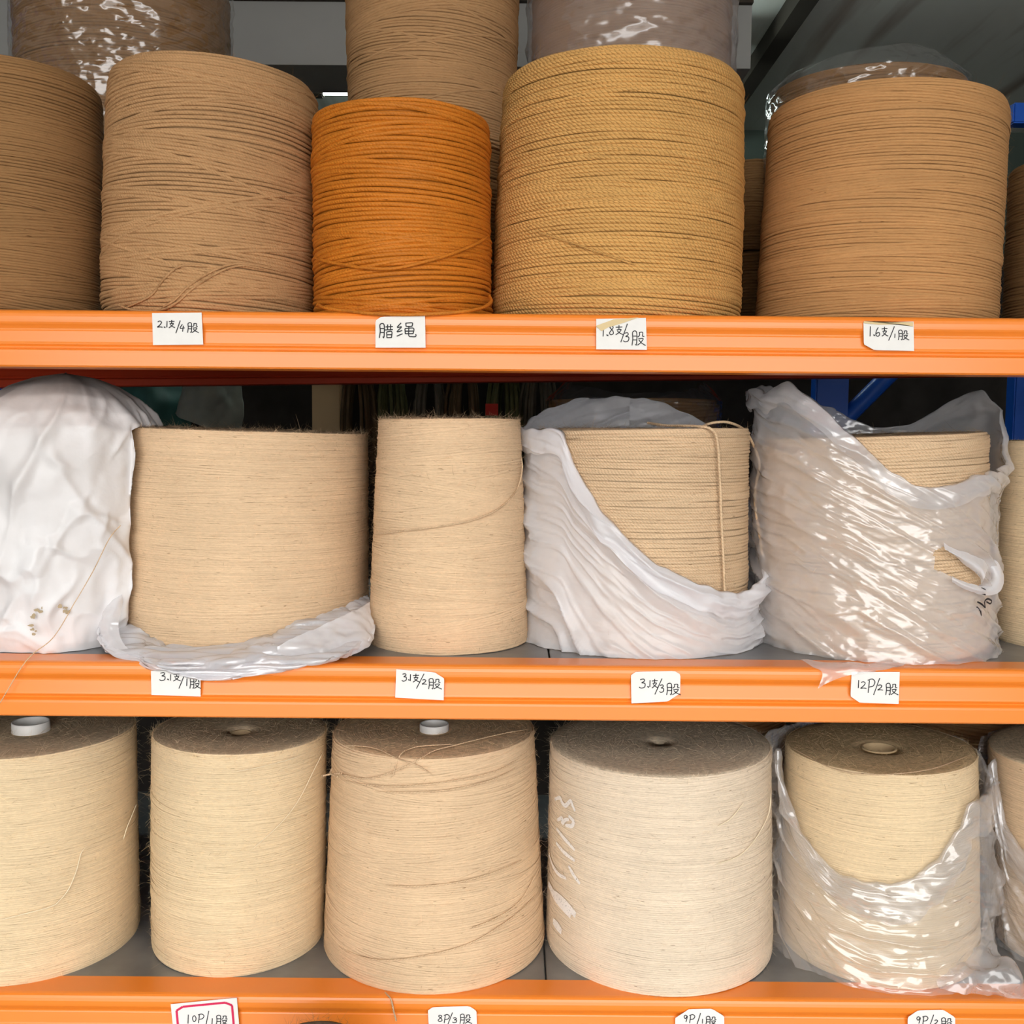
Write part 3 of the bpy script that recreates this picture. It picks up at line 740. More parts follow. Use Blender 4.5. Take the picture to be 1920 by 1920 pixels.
strands(L3, [[(990, 1372), (943, 1380), (893, 1392), (853, 1402), (813, 1413), (780, 1427), (747, 1443), (713, 1455), (680, 1460), (650, 1454), (627, 1450)],
             [(853, 1400), (800, 1403), (773, 1407), (752, 1418), (742, 1437), (738, 1450), (732, 1461)],
             [(642, 1397), (700, 1407), (747, 1423), (780, 1434), (812, 1454)],
             [(1019, 1655), (985, 1700), (940, 1735), (890, 1765), (830, 1785), (740, 1800), (680, 1795), (625, 1768)],
             [(1005, 1640), (975, 1690), (930, 1722), (880, 1742)],
             [(1016, 1585), (960, 1622), (880, 1650), (790, 1662), (720, 1660)],
             [(1000, 1400), (940, 1442), (850, 1464), (760, 1474), (690, 1472), (640, 1462)],
             [(1003, 1412), (940, 1455), (860, 1478), (780, 1486), (700, 1484)]], 0.0009, YP)
free_strand(L3, [(640, 1450, L3.Y-0.10), (622, 1451, L3.Y-0.09), (604, 1455, L3.Y-0.10)], 0.0013, YP)
free_strand(L3, [(622, 1442, L3.Y-0.085), (620, 1450, L3.Y-0.095), (632, 1456, L3.Y-0.11)], 0.0013, YP)
free_strand(L3, [(722, 1861, 0.012), (733, 1874, -0.003), (738, 1895, -0.004), (743, 1914, -0.004)], 0.0011, YP)
strands(L4, [[(1446, 1490), (1440, 1530), (1415, 1575), (1385, 1605), (1340, 1622)], [(1395, 1505), (1370, 1535), (1345, 1550)]], 0.0006, YL_)
strands(L5, [[(1480, 1400), (1560, 1440), (1640, 1452), (1740, 1448), (1820, 1420)]], 0.0007, YP)

def chalk_mat():
    m, nt, out = newmat('chalk_streak'); L = nt.links.new
    d = N(nt, 'BsdfDiffuse'); d.inputs['Color'].default_value = (0.92, 0.89, 0.86, 1)
    t = N(nt, 'BsdfTransparent'); tc = N(nt, 'TexCoord'); n = N(nt, 'TexNoise', Scale=420.0, Detail=3.0); L(tc.outputs['Object'], n.inputs['Vector'])
    r = ramp(nt, [(0.22, (0, 0, 0)), (0.42, (0.9, 0.9, 0.9))]); L(n.outputs['Fac'], r.inputs['Fac'])
    x = N(nt, 'MixShader'); L(r.outputs['Color'], x.inputs[0]); L(t.outputs[0], x.inputs[1]); L(d.outputs[0], x.inputs[2]); L(x.outputs[0], out.inputs['Surface'])
    return m
CHALK = chalk_mat()
def ribbon(P, Nrm, w):
    """flat strip along P, lying across the normals"""
    P = np.asarray(P); T = np.gradient(P, axis=0); T /= np.linalg.norm(T, axis=1)[:, None]+1e-12
    B = np.cross(T, Nrm); B /= np.linalg.norm(B, axis=1)[:, None]+1e-12
    w = np.broadcast_to(np.asarray(w, float), (len(P),))[:, None]
    V = np.stack([P-B*w/2, P+B*w/2], 1).reshape(-1, 3)
    return V, np.array([[2*i, 2*i+1, 2*i+3, 2*i+2] for i in range(len(P)-1)])
def marks(s, lines, w, mat, off, name, root=None, org=(560, 1280), k=3.0):
    Vs = []; Fs = []; o = 0
    for L_ in lines:
        P = catmull(np.array([on_spool(s, org[0]+a/k, org[1]+b/k, off) for a, b in L_]), 24)
        nr = P - np.array([s.X, s.Y, 0]); nr[:, 2] = 0; nr /= np.linalg.norm(nr, axis=1)[:, None]
        ww = w*(0.55+0.45*np.sin(np.linspace(0.25, PI-0.25, 24)))
        V, F = ribbon(P, nr, ww); Vs.append(V); Fs.append(F+o); o += len(V)
    return mesh_np(name, rel(s, np.vstack(Vs)), np.vstack(Fs), mat, root or s.root)
marks(L4, [[(1440, 655), (1470, 648), (1480, 672), (1500, 692), (1530, 665), (1540, 690), (1555, 722)],
           [(1455, 772), (1482, 762), (1482, 790), (1500, 772), (1520, 768)], [(1500, 802), (1535, 806), (1545, 780), (1518, 748)],
           [(1450, 820), (1490, 872), (1553, 942)], [(1448, 900), (1490, 952), (1553, 1002)],
           [(1408, 968), (1430, 1030), (1460, 1075), (1505, 1102)], [(1518, 1030), (1545, 1080), (1582, 1132)]], 0.0058, CHALK, 0.0026, 'chalk_mark')
marks(L4, [[(1405, 1130), (1440, 1200), (1490, 1265), (1530, 1312)], [(1430, 1180), (1490, 1235), (1558, 1308)], [(1430, 1340), (1455, 1370), (1478, 1402)]], 0.0125, CHALK, 0.0026, 'chalk_smudge')

# ------------------------------------------------------------------ plastic bags and wraps
FILM_CLEAR = film_mat('clear_crinkled_film', haze=0.26, crumple=0.9, scale=20, stretch=(0.8, 0.8, 1.7), rough=0.17, gloss=1.3, crease=0.35, rot=(0, 0.5, 0))
FILM_BAG = film_mat('hazy_bag_film', haze=0.335, col=(0.97, 0.97, 1.0), crumple=0.8, scale=24, stretch=(0.35, 0.7, 1.7), rough=0.15, gloss=1.5, crease=0.36, rot=(0, 0.45, 0))
FILM_BAG2 = film_mat('thin_clear_bag_film', haze=0.19, col=(0.97, 0.97, 1.0), crumple=0.8, scale=20, stretch=(0.4, 0.7, 1.6), rough=0.13, gloss=1.6, crease=0.32, rot=(0, 0.35, 0))
FILM_MILK = film_mat('milky_bag_film', haze=0.62, crumple=0.5, scale=9, stretch=(0.4, 0.6, 1.9), rough=0.35, gloss=0.6, crease=0.35, rot=(0, 0.6, 0), col=(0.95, 0.955, 1.0))
FILM_ROLL = film_mat('rolled_clear_film', haze=0.60, crumple=0.9, scale=18, stretch=(0.3, 0.8, 2.6), rough=0.19, gloss=1.6, crease=0.5, rot=(0, -0.2, 0), col=(0.95, 0.955, 1.0))
FILM_WRAP = film_mat('clear_wrap', haze=0.03, crumple=1.0, scale=26, stretch=(0.7, 1, 1.3), rough=0.15, gloss=1.6, crease=0.10, rot=(0, 0.6, 0))
FILM_WRAPM = film_mat('milky_wrap', haze=0.24, crumple=1.0, scale=17, stretch=(0.7, 1, 1.4), rough=0.18, gloss=1.4, crease=0.12, rot=(0, -0.5, 0), col=(0.86, 0.76, 0.75))

def rim_curve(s, rim, R):
    T = []; Z = []
    for e in rim:
        if e[0] == 't':
            t = math.radians(e[1]); Y = s.Y-R*math.cos(t)
            x = s.X+R*math.sin(t)
            px = 960
            for _ in range(2):
                p = at_y(px, e[2], Y); px = 960 + (x-p[0])/max(np.dot(p-CAM, _F), .1)*FPX + (px-960)
            T.append(t); Z.append(at_y(px, e[2], Y)[2]-s.Z)
        else:
            p = on_cyl(e[0], e[1], s.X, s.Y, R); T.append(math.atan2(p[0]-s.X, -(p[1]-s.Y))); Z.append(p[2]-s.Z)
    o = np.argsort(T); T = np.array(T)[o]; Z = np.array(Z)[o]
    return lambda th: np.interp(th, T, Z, period=2*PI)
def bag_mesh(name, s, rim, mat, parent=None, gap=0.005, fold=0.010, seed=1, nu=360, nv=150, side=None, band=0.0, bandw=None, zbase=0.0006,
             along=1.0, fk=(5.0, 1.1), lean=0.0, fine=0.002, foot=0.012, hole=None, label=None, cat=None, group=None, foot_r=0.0, zoff=0.0, slope=0.0):
    R = max(s.r0, s.r1)+gap
    zr_f = rim_curve(s, rim, R)
    th = np.linspace(-PI, PI, nu+1)
    zr = zr_f(th)
    ker = np.hanning(9); ker /= ker.sum()
    zr = np.convolve(np.concatenate([zr[-5:-1], zr, zr[1:5]]), ker, 'valid')
    zr = zr + 0.003*vnoise(np.stack([th*9, th*0+2.2, th*0], 1), seed)
    nb = 26 if band > 0 else 0
    t = np.concatenate([np.linspace(0, 1, nv)**0.9])
    TH, T = np.meshgrid(th, t)
    ZR = np.broadcast_to(zr, TH.shape)
    Z = zbase + (ZR-zbase)*T
    def surf(TH, Z, D):
        # D: distance below the rim, steers the folds to run along it near the opening
        zz = np.clip(Z, 0, s.H)
        r = sprof(s, np.clip(zz, s.edge, s.H-s.edge)) + gap
        q = D*along + (-Z - slope*R*TH)*(1-along) + 0.012*vnoise(np.stack([TH*1.7, Z*9, TH*0], -1), seed+3)
        f = ridge(np.stack([q*fk[0]*4 + 0.35*np.sin(TH*2.3+seed), TH*fk[1], TH*0+seed], -1), seed, 2)
        g = ridge(np.stack([q*fk[0]*11+TH*0.8, TH*fk[1]*2.3, TH*0+seed+9], -1), seed+5, 2)
        h = fbm(np.stack([TH*R*60, Z*60, TH*0+seed*3], -1), seed+8, 3)
        r = r + fold*(f-0.55).clip(0) + fold*0.35*(g-0.6).clip(0) + fine*(h*0.5+0.4)
        if side: r = r + side(TH, Z)
        ft = np.clip(1-Z/foot, 0, 1) if foot > 0 else 0
        r = r + foot_r*ft - 0.004*ft*ft*(foot_r == 0)
        above = np.clip(Z-s.H, 0, None)
        r = r - lean*above
        return r
    rr = surf(TH, Z, ZR-Z)
    if nb:
        bw = band if bandw is None else bandw(th)
        tb = np.linspace(0, 1, nb)[1:]
        TH2, TB = np.meshgrid(th, tb)
        Z2 = ZR[:nb-1] - bw*TB
        r2 = surf(TH2, Z2, ZR[:nb-1]-Z2) + 0.0015 + 0.0045*np.sin(TB*PI*0.9) + 0.0025*(vnoise(np.stack([TH2*6, TB*2, TH2*0], -1), seed+21)+1)
        TH = np.vstack([TH, TH2]); Z = np.vstack([Z, Z2]); rr = np.vstack([rr, r2])
    sx = s.X + math.tan(s.tilt)*Z
    V = np.stack([sx-s.X + rr*np.sin(TH), -rr*np.cos(TH), Z+zoff], -1)
    F = gridfaces(nu+1, V.shape[0])
    V = V.reshape(-1, 3)
    if hole is not None:
        Wd = V + [s.X, s.Y, s.Z] - CAM
        dz = Wd@_F; px = 960+FPX*(Wd@_R)/dz; py = 960-FPX*(Wd@_U)/dz
        ins = np.zeros(len(V), bool); H = hole; k = len(H)
        for a in range(k):
            x0, y0 = H[a]; x1, y1 = H[(a+1) % k]
            c = ((y0 > py) != (y1 > py)) & (px < (x1-x0)*(py-y0)/((y1-y0)+1e-9)+x0)
            ins ^= c
        ins &= V[:, 1] < 0.02
        F = F[ins[F].sum(1) < 2]
    o = mesh_np(name, V, F, mat, parent)
    if parent is None:
        o.location = (s.X, s.Y, s.Z); tag(o, label, cat, group)
    return o
def sheet(name, rows, nu, nv, mat, parent=None, seed=1, amp=0.003, k=40, kv=None):
    """film lofted through rows of world points"""
    R = np.array([catmull(np.array(r), nu) for r in rows])
    G = np.array([catmull(R[:, i], nv) for i in range(nu)]).transpose(1, 0, 2)
    du = np.gradient(G, axis=1); dv = np.gradient(G, axis=0); n = np.cross(du, dv); n /= np.linalg.norm(n, axis=-1)[..., None]+1e-12
    UU, VV = np.meshgrid(np.linspace(0, 1, nu), np.linspace(0, 1, nv))
    kk = k if kv is None else np.array(kv)
    G = G + n*(amp*(fbm(G*kk, seed, 3) if kv is None else 2*ridge(G*kk, seed, 2)-1.6))[..., None]
    V = G.reshape(-1, 3)
    if parent is not None: V = V - np.array(parent.location)
    return mesh_np(name, V, gridfaces(nu, nv), mat, parent)
gauss = lambda x, m, w: np.exp(-((x-m)/w)**2)

# milky bag, opening slanting down to the right
bag4 = bag_mesh('plastic_bag', M4, [('t', -179, 744), ('t', -150, 748), ('t', -125, 770), ('t', -100, 800), ('t', -75, 806), ('t', -56, 800), (1064, 812), (1069, 842), (1080, 875), (1102, 915),
     (1135, 962), (1180, 1008), (1225, 1050), (1275, 1082), (1330, 1102), (1370, 1110), (1392, 1106), ('t', 82, 1050), ('t', 92, 985), ('t', 110, 930), ('t', 135, 800), ('t', 160, 755)],
     FILM_MILK, gap=0.006, fold=0.014, seed=4, band=0.034, side=lambda t, z: 0.012*gauss(t, -1.5, 0.5)+0.012*gauss(t, 1.5, 0.45), fk=(6.5, 0.6), along=0.55, slope=0.55, foot_r=0.006, foot=0.03,
     label='milky white plastic bag with its opening slanting down to the right', cat='bag', group='film bags around spools')
# clear bag with two corners standing up
hole5 = [(1753, 1033), (1773, 1023), (1800, 1048), (1843, 1085), (1835, 1098), (1810, 1096), (1780, 1080), (1753, 1067)]
bag5 = bag_mesh('plastic_bag', M5, [('t', -179, 768), ('t', -150, 735), ('t', -125, 722), ('t', -100, 735), ('t', -75, 742), (1462, 728), (1497, 712), (1540, 745), (1600, 800), (1650, 850), (1690, 886), (1722, 905), (1765, 911), (1810, 905), (1840, 893),
     ('t', 74, 868), ('t', 84, 830), ('t', 92, 760), ('t', 100, 728), ('t', 115, 745), ('t', 140, 795), ('t', 160, 800)],
     FILM_BAG, gap=0.0068, fold=0.009, seed=15, band=0.028, side=lambda t, z: 0.016*gauss(t, 1.55, 0.35)*np.clip(z/M5.H*1.2, 0.2, 1.2)+0.006*gauss(t, -1.5, 0.4), fk=(7.5, 0.8), along=0.15, slope=0.5, hole=hole5, foot_r=0.002, foot=0.03,
     label='clear plastic bag with two corners standing up, around the broad twine spool', cat='bag', group='film bags around spools')
def front_of(s, px, py, off): return on_spool(s, px, py, off)
def px_sheet(name, s, rows, offs, nu, nv, mat, parent, **k):
    return sheet(name, [[front_of(s, a, b, o) for a, b in r] for r, o in zip(rows, offs)], nu, nv, mat, parent, **k)
px_sheet('torn_handle', M5, [[(1768, 1018), (1805, 1034), (1842, 1048), (1853, 1062)], [(1772, 1030), (1806, 1048), (1838, 1066), (1846, 1082)], [(1776, 1034), (1808, 1058), (1834, 1080), (1840, 1096)]], [0.012, 0.022, 0.012], 40, 12, FILM_MILK, bag5, amp=0.002, seed=3)
yb = M5.Y-0.10
sheet('torn_handle', [[at_y(a, b, y) for a, b, y in r] for r in (
    [(1838, 1046, yb), (1866, 1050, yb), (1884, 1082, yb), (1874, 1108, yb-.01), (1850, 1118, yb-.03), (1815, 1108, yb-.05), (1785, 1092, yb-.06)],
    [(1834, 1056, yb-.01), (1858, 1060, yb-.01), (1870, 1083, yb-.012), (1862, 1100, yb-.02), (1846, 1108, yb-.04), (1815, 1100, yb-.058), (1785, 1085, yb-.066)],
    [(1832, 1066, yb), (1850, 1068, yb), (1858, 1084, yb), (1852, 1094, yb-.01), (1840, 1098, yb-.03), (1815, 1093, yb-.05), (1785, 1080, yb-.06)])], 70, 10, FILM_MILK, bag5, amp=0.002, seed=5)
sheet('torn_flap', [[at_y(a, b, y) for a, b, y in r] for r in (
    [(1500, 1236, 0.030), (1560, 1240, 0.020), (1620, 1243, 0.020), (1700, 1243, 0.030)],
    [(1522, 1248, 0.004), (1560, 1252, -0.004), (1620, 1250, -0.002), (1690, 1250, 0.010)],
    [(1542, 1262, -0.006), (1565, 1262, -0.009), (1610, 1257, -0.008), (1665, 1254, -0.004)],
    [(1533, 1291, -0.010), (1548, 1282, -0.012), (1585, 1268, -0.011), (1640, 1258, -0.007)])], 50, 24, FILM_BAG, bag5, amp=0.002, seed=6)
marks(M5, [[(1640, 1478), (1662, 1500), (1670, 1532)], [(1642, 1450), (1668, 1462), (1690, 1482)], [(1690, 1482), (1684, 1448), (1700, 1430), (1724, 1440), (1716, 1456), (1694, 1446)], [(1662, 1370), (1686, 1384), (1664, 1398), (1688, 1408)]],
      0.0026, MAT['ink'], 0.0135, 'marker_writing', org=(1280, 640))
_o = [c for c in bpy.data.objects if c.name.startswith('marker_writing')][0]; _o.parent = bag5
# bag pulled down in front of the honey pale spool
bag6 = bag_mesh('plastic_bag', L5, [('t', -179, 1352), ('t', -140, 1356), ('t', -110, 1368), ('t', -85, 1376), (1467, 1395), (1476, 1440), (1484, 1475), (1498, 1520), (1520, 1570), (1545, 1605), (1580, 1634), (1620, 1652), (1660, 1657), (1700, 1650), (1740, 1630), (1780, 1594), (1808, 1552), (1826, 1505),
     ('t', 82, 1462), ('t', 95, 1410), ('t', 120, 1376), ('t', 150, 1358)],
     FILM_BAG2, gap=0.005, fold=0.012, seed=27, band=0.055, bandw=lambda th: 0.022+0.036*gauss(th, 0.15, 1.0), side=lambda t, z: 0.012*gauss(t, 1.5, 0.5)*(1+0.8*gauss(z, 0.1, 0.05))+0.008*gauss(t, -1.5, 0.4), fk=(7.0, 0.8), along=0.45, slope=0.55, foot_r=0.008, foot=0.04,
     label='clear plastic bag slumped in a deep curve below the honey pale spool', cat='bag', group='film bags around spools')
yt = L5.Y-0.06
sheet('bag_tail', [[at_y(a, b, y) for a, b, y in r] for r in (
    [(1755, 1812, 0.045), (1790, 1790, 0.06), (1830, 1768, 0.09), (1850, 1700, 0.13)],
    [(1760, 1850, 0.02), (1800, 1822, 0.025), (1850, 1800, 0.05), (1872, 1772, 0.10)],
    [(1800, 1862, 0.015), (1838, 1846, 0.012), (1880, 1808, 0.03), (1880, 1786, 0.09)],
    [(1850, 1868, 0.012), (1885, 1862, 0.010), (1915, 1840, 0.02), (1898, 1800, 0.08)],
    [(1880, 1876, 0.010), (1912, 1880, 0.006), (1940, 1876, 0.012), (1925, 1840, 0.07)])], 60, 60, FILM_CLEAR, bag6, amp=0.010, k=26, seed=12)
bag7 = bag_mesh('plastic_bag', L6, [('t', -179, 1372), ('t', -120, 1384), ('t', -85, 1396), (1856, 1415), (1868, 1452), (1884, 1500), (1905, 1545), (1940, 1590), (2000, 1630), (2100, 1640), ('t', 60, 1560), ('t', 100, 1400)],
     FILM_BAG2, gap=0.005, fold=0.010, seed=33, band=0.05, fk=(7.0, 0.7), along=0.9, foot_r=0.004, foot=0.03,
     label='clear plastic bag on the spool at the right end of the bottom shelf', cat='bag', group='film bags around spools')
# bag rolled down round the foot of the wide pale spool, hanging over the beam
def roll_rows():
    top = [(224, 1120), (228, 1163), (262, 1182), (300, 1204), (335, 1214), (400, 1212), (480, 1200), (560, 1168), (640, 1140), (688, 1118)]
    bot = [(190, 1195, .06), (205, 1226, .03), (262, 1246, .006), (310, 1257, -.006), (350, 1270, -.010), (400, 1277, -.011), (470, 1268, -.010), (560, 1250, -.004), (630, 1238, .012), (692, 1208, .05)]
    A = [on_spool(M2, a, b, 0.0035) for a, b in top]
    D = [at_y(a, b, y) for a, b, y in bot]
    rows = [A]
    for f, o in ((0.2, 0.006), (0.5, 0.012), (0.8, 0.010)):
        r = []
        for p, q in zip(A, D):
            m = p*(1-f)+q*f; d = m-np.array([M2.X, M2.Y, 0]); d[2] = 0; d /= np.linalg.norm(d); m = m+d*o
            if m[2] < Z1+0.012 and -0.45 < m[0] < -0.17: m[1] = min(m[1], -0.008)
            r.append(m)
        rows.append(r)
    rows.append(D)
    rows.append([q+np.array([0, 0.006, 0.006]) for q in D])
    return rows
bag2 = empty('plastic_bag', (M2.X, M2.Y, M2.Z), 'crumpled clear bag rolled down round a spool foot, hanging over the middle beam', 'bag', 'film bags around spools')
sheet('rolled_film', roll_rows(), 260, 60, FILM_ROLL, bag2, amp=0.0032, kv=(5, 30, 120), seed=9)
sheet('rolled_film', [[p+np.array([0, 0.004, 0.001]) for p in r] for r in roll_rows()], 200, 50, FILM_ROLL, bag2, amp=0.003, kv=(7, 40, 140), seed=19)
sheet('film_edge', [[at_y(a, b, y) for a, b, y in r] for r in (
    [(232, 1085, .20), (208, 1120, .16), (192, 1150, .13), (184, 1185, .10), (190, 1210, .07)],
    [(226, 1095, .14), (200, 1130, .11), (183, 1160, .09), (181, 1192, .07), (195, 1222, .045)],
    [(228, 1110, .10), (214, 1135, .08), (204, 1160, .065), (205, 1190, .05), (222, 1226, .03)],
    [(230, 1130, .09), (226, 1150, .075), (222, 1172, .06), (228, 1200, .045), (250, 1225, .028)])], 50, 30, FILM_ROLL, bag2, amp=0.003, k=40, seed=29)
sheet('film_edge', [[at_y(a, b, y) for a, b, y in r] for r in (
    [(520, 1212, .014), (570, 1188, .03), (620, 1165, .05), (670, 1142, .09), (694, 1128, .13)],
    [(520, 1218, .012), (570, 1222, .012), (630, 1205, .03), (680, 1185, .06), (700, 1165, .10)],
    [(522, 1224, .008), (580, 1243, .002), (640, 1234, .015), (690, 1212, .04), (703, 1196, .07)])], 50, 30, FILM_ROLL, bag2, amp=0.004, k=40, seed=39)

# wraps of the spools at the rear of the top shelf are parts of them
full = lambda s, dz: [('z',)]
def wrap(s, mat, top, seed, fold=0.004, gap=0.005, lean=0.0, zb=0.0, fine=0.003):
    rim = [('t', a, 0) for a in range(-180, 180, 30)]
    R = max(s.r0, s.r1)+gap
    global rim_curve
    old = rim_curve
    rim_curve = lambda s_, r_, R_: (lambda th: np.full_like(th, top) + 0.012*np.sin(th*2+seed))
    o = bag_mesh('film_wrap', s, rim, mat, s.root, gap=gap, fold=fold, seed=seed, nu=200, nv=90, along=0.3, fk=(4, 2.0), lean=lean, fine=fine, zbase=zb)
    rim_curve = old
    return o
wrap(B1, FILM_WRAP, B1.H+0.01, 3)
wrap(B3, FILM_WRAPM, B3.H+0.01, 5, gap=0.008)
wrap(B4, FILM_WRAP, B4.H+0.030, 7, gap=0.006, lean=1.2)

# white woven sack round a spool, left end of the middle shelf
def sack():
    Yc = 0.205
    X, R = sil(-100, 292, 880, Yc)
    Yc = yfront(60, 1229, Z1) + R*0.90
    X, R = sil(-105, 290, 880, Yc)
    ztop = at_y(100, 705, Yc-0.02)[2]-Z1
    nu, nv = 260, 170
    th = np.linspace(-PI, PI, nu+1); t = np.linspace(0, 1, nv)
    kt = np.array([0, .03, .10, .25, .45, .62, .72, .80, .86, .91, .955, .985, 1.0])
    kr = np.array([.84, .865, .88, .92, .96, .99, 1.0, .97, .88, .74, .53, .30, .02])
    TH, T = np.meshgrid(th, t)
    r = R*np.interp(T, kt, kr)
    Zz = T*ztop
    q = Zz + 0.35*np.abs(TH)*0.1
    f = ridge(np.stack([q*14+TH*0.5, TH*1.2, TH*0+1], -1), 71, 2)
    g = ridge(np.stack([Zz*9+TH*1.3, TH*2.0-Zz*8, TH*0+5], -1), 73, 2)
    h = fbm(np.stack([TH*3, Zz*18, TH*0], -1), 75, 3)
    damp = np.clip((1-T)*8, 0, 1)
    low = gauss(Zz, 0.10, 0.05)
    r = r + damp*(0.014*(f-0.6).clip(0)*(0.5+low) + 0.012*(g-0.7).clip(0) + 0.004*h)
    # cap of film pulled over the top leaves a stepped fold
    st = 1/(1+np.exp(-(T-0.80-0.015*np.sin(TH*3))*90)); r = r - 0.005*st*damp
    V = np.stack([r*np.sin(TH)+0.02*T, -r*np.cos(TH), Zz+0.0005+0.006*vnoise(np.stack([TH*2, T*3, TH*0], -1), 3)*T], -1).reshape(-1, 3)
    # the sack gives way where the wide pale spool stands against it
    dx = V[:, 0]+X-M2.X; dy = V[:, 1]+Yc-M2.Y; dd = np.hypot(dx, dy); lim = M2.r0+0.007
    hit = (dd < lim) & (V[:, 2] < M2.H+0.004)
    soft = np.where(dd < lim, lim, dd)
    fade = np.clip((M2.H+0.004-V[:, 2])/0.006, 0, 1)
    sc_ = np.where(hit, 1+(soft/dd-1)*fade, 1)
    V[:, 0] = M2.X+dx*sc_-X; V[:, 1] = M2.Y+dy*sc_-Yc
    m, nt, out = newmat('white_woven_sack'); L = nt.links.new
    b = N(nt, 'BsdfPrincipled', Roughness=0.5); b.inputs['Specular IOR Level'].default_value = 0.35
    tc = N(nt, 'TexCoord'); n = N(nt, 'TexNoise', Scale=6.0, Detail=4.0); L(tc.outputs['Object'], n.inputs['Vector'])
    cr = ramp(nt, [(0.3, (0.66, 0.63, 0.62)), (0.55, (0.80, 0.79, 0.80))]); L(n.outputs['Fac'], cr.inputs['Fac'])
    # grime on the crown of the sack
    sp = N(nt, 'SeparateXYZ'); L(tc.outputs['Object'], sp.inputs[0])
    nn = N(nt, 'TexNoise', Scale=12.0, Detail=3.0); L(tc.outputs['Object'], nn.inputs['Vector'])
    ma = N(nt, 'Math', operation='MULTIPLY_ADD'); L(nn.outputs['Fac'], ma.inputs[0]); ma.inputs[1].default_value = 0.10; L(sp.outputs['Z'], ma.inputs[2])
    gr = ramp(nt, [(0.0, (1, 1, 1)), (1.0, (0.42, 0.35, 0.30))]); mr = N(nt, 'MapRange'); L(ma.outputs[0], mr.inputs['Value'])
    mr.inputs['From Min'].default_value = ztop-0.01; mr.inputs['From Max'].default_value = ztop+0.055
    L(mr.outputs[0], gr.inputs['Fac'])
    mx = N(nt, 'MixRGB', blend_type='MULTIPLY'); mx.inputs['Fac'].default_value = 1; L(cr.outputs['Color'], mx.inputs['Color1']); L(gr.outputs['Color'], mx.inputs['Color2'])
    L(mx.outputs['Color'], b.inputs['Base Color'])
    n2 = N(nt, 'TexNoise', Scale=45.0, Detail=3.0); L(tc.outputs['Object'], n2.inputs['Vector'])
    bp = N(nt, 'Bump', Strength=0.25, Distance=0.004); L(n2.outputs['Fac'], bp.inputs['Height']); L(bp.outputs[0], b.inputs['Normal'])
    L(b.outputs[0], out.inputs['Surface'])
    o = mesh_np('white_sack', V, gridfaces(nu+1, nv), m)
    o.location = (X, Yc, Z1)
    tag(o, 'bulging white sack with flaking print at the left end of the middle shelf', 'sack')
    # flakes of worn print in a ring
    Vs = []; Fs = []; c = 0; rng = np.random.RandomState(4)
    Rf = R*0.885+0.008
    arc = [(58, 1172), (60, 1160), (64, 1152), (72, 1146), (82, 1140), (94, 1133), (100, 1132), (112, 1136), (122, 1140), (130, 1146), (120, 1146), (62, 1180), (68, 1184)]
    for a, bq in arc:
        for _ in range(3):
            p = on_cyl(a+rng.normal(0, 2), bq+rng.normal(0, 1.6), X, Yc, Rf+0.002)
            e = rng.uniform(0.0008, 0.0026)
            k = 6; ang = np.arange(k)/k*2*PI
            rad = e*rng.uniform(0.5, 1.2, k)
            Vs.append(np.stack([p[0]+rad*1.5*np.cos(ang), np.full(k, p[1]-0.001), p[2]+rad*np.sin(ang)], 1)); Fs.append([[c, c+i, c+i+1] for i in range(1, k-1)]); c += k
    fo = mesh_np('flaking_print', np.vstack(Vs)-[X, Yc, Z1], np.vstack(Fs), plain('worn_print', srgb(178, 160, 130), rough=0.8), o); fo['kind'] = 'stuff'
    return X, Yc, R
SX, SY, SR = sack()
free_strand(M2, [(226, 985, SY-SR*0.72), (205, 1010, SY-SR*0.80), (175, 1070, SY-SR*0.95), (140, 1130, SY-SR*1.02), (100, 1195, SY-SR*1.04), (50, 1238, -0.004), (0, 1318, -0.008)], 0.0006, YP)

